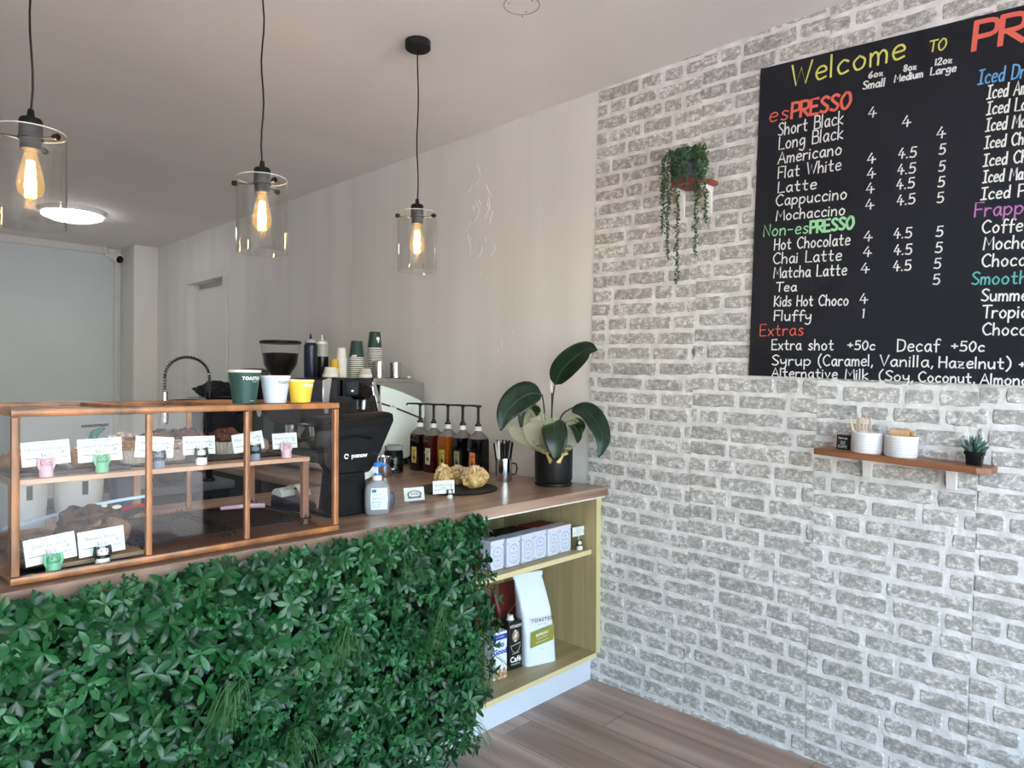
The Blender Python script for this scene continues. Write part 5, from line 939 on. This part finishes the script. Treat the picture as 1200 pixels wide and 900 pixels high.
def squeeze(x,y,label,body,cap,fill):
    t=thing('squeeze_bottle',label,'bottle',(x,y,MT)); MB().lathe([(0,0),(.036,0),(.038,.004),(.038,fill),(0,fill)],28).build('sauce',mat('sauce_'+body,(.10,.11,.20) if body=='a' else (.07,.06,.08),.3),t); MB().lathe([(.0375,fill+.0005),(.037,.185),(.030,.198),(0,.198)],28).build('bottle_body',mat('sauce_a',(.10,.11,.20),.3) if body=='a' else mat('cloudy',(.80,.80,.80),.3,trans=.4),t)
    cm=M_white if cap else mat('grey_cap',(.62,.63,.66),.4); MB().lathe([(0,.1985),(.034,.1985),(.033,.212),(.016,.222),(0,.222)],28).build('cap',cm,t); MB().lathe([(.010,.2225),(.005,.235),(.003,.252),(0,.253)],16).build('nozzle',M_black if not cap else cm,t)
squeeze(2.085,3.60,'dark blue squeeze bottle with a grey cap at the left of the machine top','a',0,.18); squeeze(2.20,3.67,'clear squeeze bottle of dark sauce with a white cap behind the yellow cups','b',1,.125)
for x,y,r,h,l in ((2.455,3.455,.036,.098,'brushed steel canister before the taller green stack'),(2.588,3.47,.034,.092,'smaller steel canister on a red mat at the right of the machine top')):
    t=thing('steel_canister',l,'canister',(x,y,MT+.003 if x>2.5 else MT)); MB().lathe([(0,0),(r,0),(r,h-.014),(0,h-.014)],32).build('canister_body',M_steel,t); MB().lathe([(0,h-.0135),(r+.0015,h-.0135),(r+.0015,h),(0,h+.001)],32).build('lid',M_steel,t)
tag(MB().bb((-.07,-.05,0),(.07,.05,.0028)).build('red_mat',mat('red_rubber',(.62,.12,.20),.5),loc=(2.582,3.475,MT),bevel=.001),'thin red mat under the right steel canister','mat')
tag(MB().bb((-.012,-.008,0),(.012,.008,.014)).build('tamper_block',M_white,loc=(2.635,3.40,MT),bevel=.003),'tiny white block at the front right of the machine top','block')
# grinders beyond the machine
def grinder(x,y,s,label,beans,hop):
    t=thing('coffee_grinder',label,'grinder',(x,y,ZC+.0008)); b=MB(); b.bb((-.10,-.12,0),(.10,.12,.03)); b.build('grinder_base',M_black,t,bevel=.006)
    loft([[(-.085,-.09,.0305),(.085,-.09,.0305),(.085,.09,.0305),(-.085,.09,.0305)],[(-.075,-.075,.40),(.075,-.075,.40),(.075,.08,.40),(-.075,.08,.40)],[(-.05,-.05,hop),(.05,-.05,hop),(.05,.05,hop),(-.05,.05,hop)]],4).build('grinder_body',GB,t,bevel=.01)
    MB().lathe([(0,.0),(.03,0),(.034,.05),(0,.05)],20,M=MX((-.10,0,.30),ry=-PI/2)).build('dosing_spout',M_chrome,t)
    if beans:
        MB().lathe([(0,hop+.0005),(.05,hop+.0005),(.056,hop+.03),(.105,hop+.11),(.117,hop+.185),(0,hop+.192)],36).build('coffee_beans',mat('beans',(.045,.03,.03),.35,var=.6,vs=90,bump=1,bs=70),t)
        MB().lathe([(.052,hop),(.058,hop+.03),(.108,hop+.11),(.131,hop+.25),(.129,hop+.25),(.106,hop+.11),(.056,hop+.03)],36).build('hopper',M_glass,t,smooth=30); MB().lathe([(0,hop+.2505),(.134,hop+.2505),(.137,hop+.255),(.135,hop+.268),(0,hop+.274)],36).build('hopper_lid',M_black,t)
    else:
        MB().lathe([(.045,hop+.0005),(.10,hop+.002),(.104,hop+.04),(.102,hop+.055),(0,hop+.055)],36).build('hopper',mat('smoky_hopper',(.60,.60,.60),.2,trans=.5),t); MB().lathe([(0,hop+.0555),(.118,hop+.0555),(.118,hop+.062),(.07,hop+.078),(0,hop+.082)],36).build('hopper_lid',M_black,t)
grinder(2.305,4.37,1,'black coffee grinder with a tall clear hopper full of dark beans',True,.505); grinder(2.325,4.80,1,'black coffee grinder with a low lidded hopper, furthest along the counter',False,.515)
tag(MB().blob((0,0,.05),(.16,.10,.06),.3,2.5,6,4,flat=-.05).build('dark_cloth',mat('charcoal_cloth',(.16,.16,.18),.9,bump=.5),loc=(2.21,5.12,ZC+.388),smooth=60),'bundled charcoal cloth on top of a crate beyond the grinders','cloth')
t=thing('black_crate','black crate standing on the far end of the side counter','crate',(2.21,5.12,ZC+.0008)); box('crate_body',(-.17,-.12,0),(.17,.12,.38),M_black,t,bevel=.008); box('crate_lid',(-.175,-.125,.3802),(.175,.125,.3835),M_black,t)
# ---------------- potted lily ----------------
pp_=thing('potted_lily','tall green leafy lily in a matte black pot wrapped with pale gauze and gold bows','plant',(2.598,2.202,ZC+.0008)); PO=Vector(pp_.location)
MB().lathe([(0,0),(.088,0),(.091,.004),(.091,.012),(.086,.014),(0,.014)],44).build('saucer',mat('matte_black',(.06,.062,.07),.5),pp_); MB().lathe([(0,.0142),(.083,.0142),(.091,.03),(.094,.19),(.090,.19),(.087,.17),(0,.165)],48).build('pot_body',mat('matte_black',(0,0,0)),pp_)
MB().lathe([(0,.1655),(.086,.1705),(.05,.178),(0,.18)],24).build('soil',mat('soil',(.12,.09,.07),.95,var=.3,vs=50),pp_)
MB().lathe([(.0945,.181),(.0955,.181),(.0955,.187),(.0945,.187)],44).build('gold_band',mat('gold_ribbon',(.80,.72,.48),.35,metal=.4),pp_)
LG=mat('lily_green',(.06,.14,.09),.34,var=.2,vs=18,c2=(.09,.20,.125)); LU=LG
def cr_(pts,n):
    pts=[Vector(p) for p in pts]; Q=[pts[0]*2-pts[1]]+pts+[pts[-1]*2-pts[-2]]; out=[]
    for i in range(1,len(Q)-2):
        for k in range(n): t=k/n; a,b,c,d=Q[i-1],Q[i],Q[i+1],Q[i+2]; out.append(.5*((2*b)+(-a+c)*t+(2*a-5*b+4*c-d)*t*t+(-a+3*b-3*c+d)*t**3))
    return out+[pts[-1]]
def blade(mid,wid,nrm,name='leaf',mt=None,par=None,fold=.18,pet=None,wave=.0,lab=None):
    M_=cr_(mid,4); n=len(M_); vs=[];nrm=Vector(nrm).normalized(); NW=4
    for i,p in enumerate(M_):
        d=(M_[min(i+1,n-1)]-M_[max(i-1,0)]).normalized(); sd=d.cross(nrm).normalized(); nn=sd.cross(d).normalized(); t=i/(n-1)
        w_=wid*(math.sin(PI*min(1,t**.72*1.0))**.8 if 0<t<1 else 0)+.0006
        for k in range(-NW,NW+1):
            s_=k/NW; rid=.0012*(1 if k%2 else -1)*(w_/wid); vs.append(p+sd*w_*s_+nn*(fold*w_*abs(s_)**1.5+rid+wave*math.sin(t*9+s_*2)*w_*abs(s_))-PO)
    m_=2*NW+1; fs=[(i*m_+k,i*m_+k+1,(i+1)*m_+k+1,(i+1)*m_+k) for i in range(n-1) for k in range(m_-1)]
    o=MB().add(vs,fs).build(name,mt or LG,par or pp_,smooth=60,fix=False,label=lab)
    s=o.modifiers.new('thick','SOLIDIFY'); s.thickness=.0008
    if name=='leaf': MB().tube([p-PO for p in M_[:-1]],[.0022*(1-i/n)+.0005 for i in range(n-1)],5).build('midrib',mat('rib_green',(.20,.32,.20),.4),o)
    if pet: MB().tube([p-PO for p in cr_(pet,4)],[.0035]*(4*(len(pet)-1)+1),8).build('stalk',mat('stalk_green',(.10,.20,.12),.4),o)
    return o
C0=(2.56,2.19,1.13); VW=(-.69,-.69,.25)
blade([(2.54,2.148,1.444),(2.531,2.1,1.511),(2.542,2.03,1.572),(2.561,1.967,1.611),(2.568,1.916,1.604)],.058,(-.75,-.6,.1),pet=[(2.57,2.20,1.13),(2.555,2.176,1.347),(2.54,2.148,1.444)])
blade([(2.483,2.179,1.398),(2.418,2.203,1.402),(2.35,2.23,1.359),(2.305,2.248,1.306),(2.276,2.25,1.229)],.070,(-.55,-.72,.55),pet=[(2.56,2.21,1.13),(2.505,2.184,1.33),(2.483,2.179,1.398)])
blade([(2.578,2.079,1.333),(2.58,1.99,1.325),(2.584,1.928,1.266),(2.578,1.891,1.189),(2.549,1.892,1.114)],.052,(-.5,-.62,.5),pet=[(2.58,2.19,1.13),(2.566,2.134,1.285),(2.578,2.079,1.333)])
blade([(2.512,2.148,1.268),(2.468,2.092,1.250),(2.451,2.066,1.195),(2.445,2.059,1.143),(2.441,2.063,1.100)],.058,(-.75,-.68,.25),pet=[(2.58,2.20,1.13),(2.55,2.17,1.22),(2.512,2.148,1.268)])
blade([(2.553,2.25,1.299),(2.558,2.317,1.306),(2.543,2.347,1.277),(2.53,2.361,1.23)],.045,(-.6,-.7,.4),pet=[(2.58,2.23,1.13),(2.56,2.24,1.25),(2.553,2.25,1.299)])
blade([(2.612,2.13,1.265),(2.596,2.06,1.277),(2.575,2.009,1.253),(2.566,2.004,1.214)],.020,(-.5,-.6,.6),pet=[(2.60,2.2,1.13),(2.612,2.13,1.265)])
blade([(2.571,2.086,1.259),(2.554,2.032,1.244),(2.538,2.004,1.207),(2.521,1.994,1.173)],.024,(-.5,-.6,.6),pet=[(2.60,2.19,1.13),(2.571,2.086,1.259)])
blade([(2.562,2.184,1.40),(2.560,2.184,1.46),(2.562,2.183,1.512)],.010,VW,name='white_flower',mt=mat('spathe_white',(.93,.93,.88),.5),pet=[(2.575,2.19,1.13),(2.561,2.183,1.26),(2.562,2.184,1.405)],fold=.8)
GZ=tinted('gauze',[(.62,.62,.48),(.62,.62,.48)],rough=.8)
def gauze():
    m,t,b=newmat('gauze_cloth'); N=t.nodes;L=t.links; b.inputs['Base Color'].default_value=lin((.66,.66,.52)); b.inputs['Roughness'].default_value=.7; tr=N.new('ShaderNodeBsdfTransparent'); mx=N.new('ShaderNodeMixShader'); mx.inputs[0].default_value=.38; L.new(tr.outputs[0],mx.inputs[1]); L.new(b.outputs[0],mx.inputs[2]); L.new(mx.outputs[0],N['Material Output'].inputs[0]); return m
GZ=gauze()
def gz(mid,wid,nrm): 
    o=blade(mid,wid,nrm,name='gauze_wrap',mt=GZ,wave=.25,fold=.3); o['label']='pale olive translucent gauze'; return o
gz([(2.49,2.222,1.14),(2.42,2.228,1.175),(2.36,2.24,1.215),(2.325,2.252,1.25)],.040,(-.5,-.7,.7))
gz([(2.50,2.17,1.12),(2.451,2.183,1.206),(2.432,2.203,1.269),(2.426,2.209,1.34)],.052,(-.7,-.7,.1)); gz([(2.53,2.12,1.12),(2.50,2.13,1.20),(2.47,2.15,1.27),(2.455,2.165,1.32)],.045,(-.6,-.8,.1))
gz([(2.56,2.10,1.12),(2.562,2.066,1.207),(2.568,2.06,1.269),(2.562,2.067,1.33)],.036,(-.7,-.7,.1)); gz([(2.50,2.16,1.13),(2.48,2.14,1.2),(2.50,2.12,1.26),(2.52,2.12,1.30)],.04,(-.75,-.6,.1))
GR_=mat('gold_ribbon',(0,0,0))
for c,a,b_,s_ in (((2.500,2.166,1.118),(2.435,2.140,1.065),(2.455,2.140,1.062),1),((2.560,2.108,1.112),(2.560,2.063,1.060),(2.575,2.052,1.064),-1)):
    c=Vector(c); ou=(c-Vector((2.598,2.202,c.z))).normalized(); c=Vector((2.598,2.202,c.z))+ou*.099; rt_=Vector((0,0,1)).cross(ou); mb=MB()
    for q_ in(-1,1):
        loop=[c+ou*.003,c+rt_*q_*.014+Vector((0,0,.014))+ou*.010,c+rt_*q_*.022+Vector((0,0,.004))+ou*.006,c+ou*.003-Vector((0,0,.003))]; wv=ou.cross((loop[1]-loop[0]).normalized())*.004
        for p,q2 in zip(loop,loop[1:]): mb.add([p-wv-PO,p+wv-PO,q2+wv-PO,q2-wv-PO],[(0,1,2,3)])
    for q_,ln in((-1,.055),(.25,.050)):
        dn=Vector((0,0,-1))-rt_*(.75*-s_)+rt_*q_*.25; dn.normalize(); p=c+ou*.004; q2=p+dn*ln+ou*.004; sdv=dn.cross(ou)*.006
        mb.add([p-sdv*.5-PO,p+sdv*.5-PO,q2+sdv-PO,q2-dn*.006-PO,q2-sdv-PO],[(0,1,2,3,4)])
    mb.blob(c+ou*.005-PO,(.005,.005,.005),0,1,0,2); mb.build('bow',GR_,pp_,smooth=0,fix=False,label='gold ribbon bow')
# ---------------- artificial hedge on the counter front ----------------
hd=thing('artificial_hedge','dense dark green artificial leaf panel covering the counter front','hedge',(1.12,1.975,.10)); HO=Vector(hd.location)
box('backing_mat',(-.775,.035,.0),(.775,.055,.80),mat('hedge_back',(.05,.10,.06),.9),hd)
LM=tinted('hedge_leaf',[(.06,.185,.095),(.085,.265,.125),(.13,.335,.165),(.21,.42,.245)],rough=.36,spec=.42)
SM=tinted('hedge_small',[(.08,.25,.11),(.13,.34,.16),(.22,.45,.27)],rough=.5,spec=.3); GM=tinted('hedge_grass',[(.10,.25,.10),(.17,.36,.16),(.28,.46,.24)],rough=.45)
rh=random.Random(11)
def leaf_geo(L_,W_,bend,fold):
    vs=[];rows=[(0,.08),(.18,.45),(.42,.86),(.66,1.0),(.86,.66),(1,.0)]
    for t,wv in rows:
        y=L_*t; z=-bend*L_*t*t
        if wv<.01: vs.append((0,y,z)); continue
        w_=W_/2*wv; vs+= [(-w_,y,z+fold*w_),(0,y,z),(w_,y,z+fold*w_)]
    fs=[]
    for i in range(4): a=i*3; fs+=[(a,a+1,a+4,a+3),(a+1,a+2,a+5,a+4)]
    fs+=[(12,13,15),(13,14,15)]; return vs,fs
def orient(pos,d,up): # leaf +Y along d, +Z near up
    d=d.normalized(); x=d.cross(up); x=x.normalized() if x.length>1e-4 else Vector((1,0,0)); z=x.cross(d).normalized()
    M_=Matrix((x,d,z)).transposed().to_4x4(); M_.translation=pos; return M_
camP=Vector((0,0,1.45)); leaves=[]; stems=MB(); small=MB(); grass=MB()
def inside(x,z):  # hedge outline, ragged
    return True
def edge_x(z): return 1.885-.05*math.sin(z*9)-.035*max(0,(.5-z))*2
nw=0
for gi in range(36):
    for gj in range(20):
        for rep in range(3 if gj>15 else 2):
            x=.30+gi*.0455+rh.uniform(-.03,.03); z=.10+gj*.0455+rh.uniform(-.03,.03)
            if gj==19: z=rh.uniform(.885,.925)
            if x>edge_x(z) or z>.925 or x<.29: continue
            dep=rh.uniform(0,.05) if rep else rh.uniform(.03,.085)
            if z>.895: dep=max(dep,.035)
            c=Vector((x,1.965-dep,z)); ax=Vector((rh.uniform(-.55,.55),-1,rh.uniform(-.35,.75)+(.3 if z>.83 else 0))).normalized()
            if x>1.82: ax=(ax+Vector((.7,0,0))).normalized()
            t1=ax.cross(Vector((0,0,1))).normalized(); t2=t1.cross(ax).normalized()
            big=rh.random()<.72; nl=rh.randint(5,8); a0=rh.uniform(0,6.28); tone=rh.uniform(0,.7)
            if big:
                L0=rh.uniform(.034,.050)
                for k in range(nl):
                    a=a0+2*PI*k/nl+rh.uniform(-.25,.25); el=rh.uniform(.35,.85) if k%2 else rh.uniform(.05,.5)
                    d=(t1*math.cos(a)+t2*math.sin(a))*math.cos(el)+ax*math.sin(el); d+=Vector((0,0,-.12))
                    leaves.append((c+ax*.004,d.normalized(),ax,L0*rh.uniform(.8,1.15),min(1,max(0,tone+rh.uniform(-.15,.3))),rh.randint(0,3)))
            else:
                for q_ in range(rh.randint(5,8)):
                    cc=c+(t1*rh.uniform(-1,1)+t2*rh.uniform(-1,1))*.03+ax*rh.uniform(0,.02); ax2=(ax+Vector((rh.uniform(-.5,.5),0,rh.uniform(-.4,.6)))).normalized(); u1=ax2.cross(Vector((0,0,1))).normalized(); u2=u1.cross(ax2)
                    for k in range(5):
                        a=2*PI*k/5+rh.random(); d=(u1*math.cos(a)+u2*math.sin(a))*.9+ax2*.4; l=rh.uniform(.011,.018); M_=orient(cc,d,ax2)
                        small.add([(0,0,0),(-l*.3,l*.55,.001),(0,l,0),(l*.3,l*.55,.001),(0,l*.55,-.0015)],[(0,4,1),(4,2,1),(0,3,4),(4,3,2)],M_,tint=min(1,max(0,tone+rh.uniform(0,.3))))
            stems.tube([c+Vector((0,.05,0)),c+ax*.004],.0012,4)
# grass tufts spilling downwards
for x,z,sp_,n_ in ((.86,.60,-.35,60),(1.22,.66,-.25,45),(1.62,.62,-.25,55),(1.05,.40,.1,35),(1.72,.20,.45,30),(.62,.45,.2,30),(1.80,.40,.5,25),(1.45,.86,.2,20)):
    for k in range(n_):
        c=Vector((x+rh.uniform(-.03,.03),1.905-rh.uniform(0,.03),z+rh.uniform(-.03,.03))); L_=rh.uniform(.10,.22); dx=sp_+rh.uniform(-.45,.45); out=rh.uniform(.25,.6); w_=rh.uniform(.0014,.0028); P_=[]
        for i in range(6): t=i/5; P_.append(c+Vector((dx*L_*t,-out*L_*t*(1-.55*t),L_*(.30*t-1.05*t*t))))
        sv=Vector((1,.2,0)).normalized()*w_; vs=[];
        for i,p in enumerate(P_): vs+=[p-sv*(1-i/5.5),p+sv*(1-i/5.5)]
        grass.add(vs,[(2*i,2*i+1,2*i+3,2*i+2) for i in range(5)],tint=rh.random())
def score(l):
    c=l[0]; v=c-camP; dz=v.dot(_f)
    if dz<.3: return 0
    sx=v.dot(_r2)/dz*813.8+600; sy=450-v.dot(_u2)/dz*813.8
    if not(5<sx<1190 and 5<sy<890): return 0
    n=l[1].cross(l[1].cross(l[2])).normalized(); face=abs(n.dot(v.normalized()))
    return l[3]**2*face/dz**2*(1 if c.y<1.905 else .35)
leaves.sort(key=score,reverse=True)
var=[]
for k in range(4):
    for tn in (.1,.35,.6,.9):
        vs,fs=leaf_geo(1,(.34,.39,.45,.37)[k],(.10,.25,.02,.35)[k],(.25,.15,.35,.2)[k]); mb=MB(); mb.add(vs,fs,tint=tn); var.append((mb.mesh('leaf',LM,smooth=80),k,tn))
big_=MB()
for i,(c,d,ax,L_,tn,k) in enumerate(leaves):
    if i<300:
        j=min(range(4),key=lambda q_:abs((.1,.35,.6,.9)[q_]-tn)); o=bpy.data.objects.new('leaf',var[k*4+j][0]); COL.objects.link(o); o.parent=hd
        M_=orient(c-HO,d,ax)@Matrix.Scale(L_,4); o.matrix_local=M_
    else:
        vs,fs=leaf_geo(L_,L_*(.34,.39,.45,.37)[k],(.10,.25,.02,.35)[k],(.25,.15,.35,.2)[k]); big_.add(vs,fs,orient(c-HO,d,ax),tint=tn)
def fin(mb,name,mt,off=True,sm=80):
    if off: mb.v=[(a-HO.x,b-HO.y,c-HO.z) for a,b,c in mb.v]
    o=mb.build(name,mt,hd,smooth=sm,fix=False); o['kind']='stuff'; return o
fin(big_,'leaf_mass',LM,False); fin(small,'small_leaf_sprays',SM); fin(grass,'grass_blades',GM); o=fin(stems,'stems',mat('hedge_stem',(.12,.18,.10),.6))

for l_ in list(bpy.data.objects):
    if l_.users==0: bpy.data.objects.remove(l_)
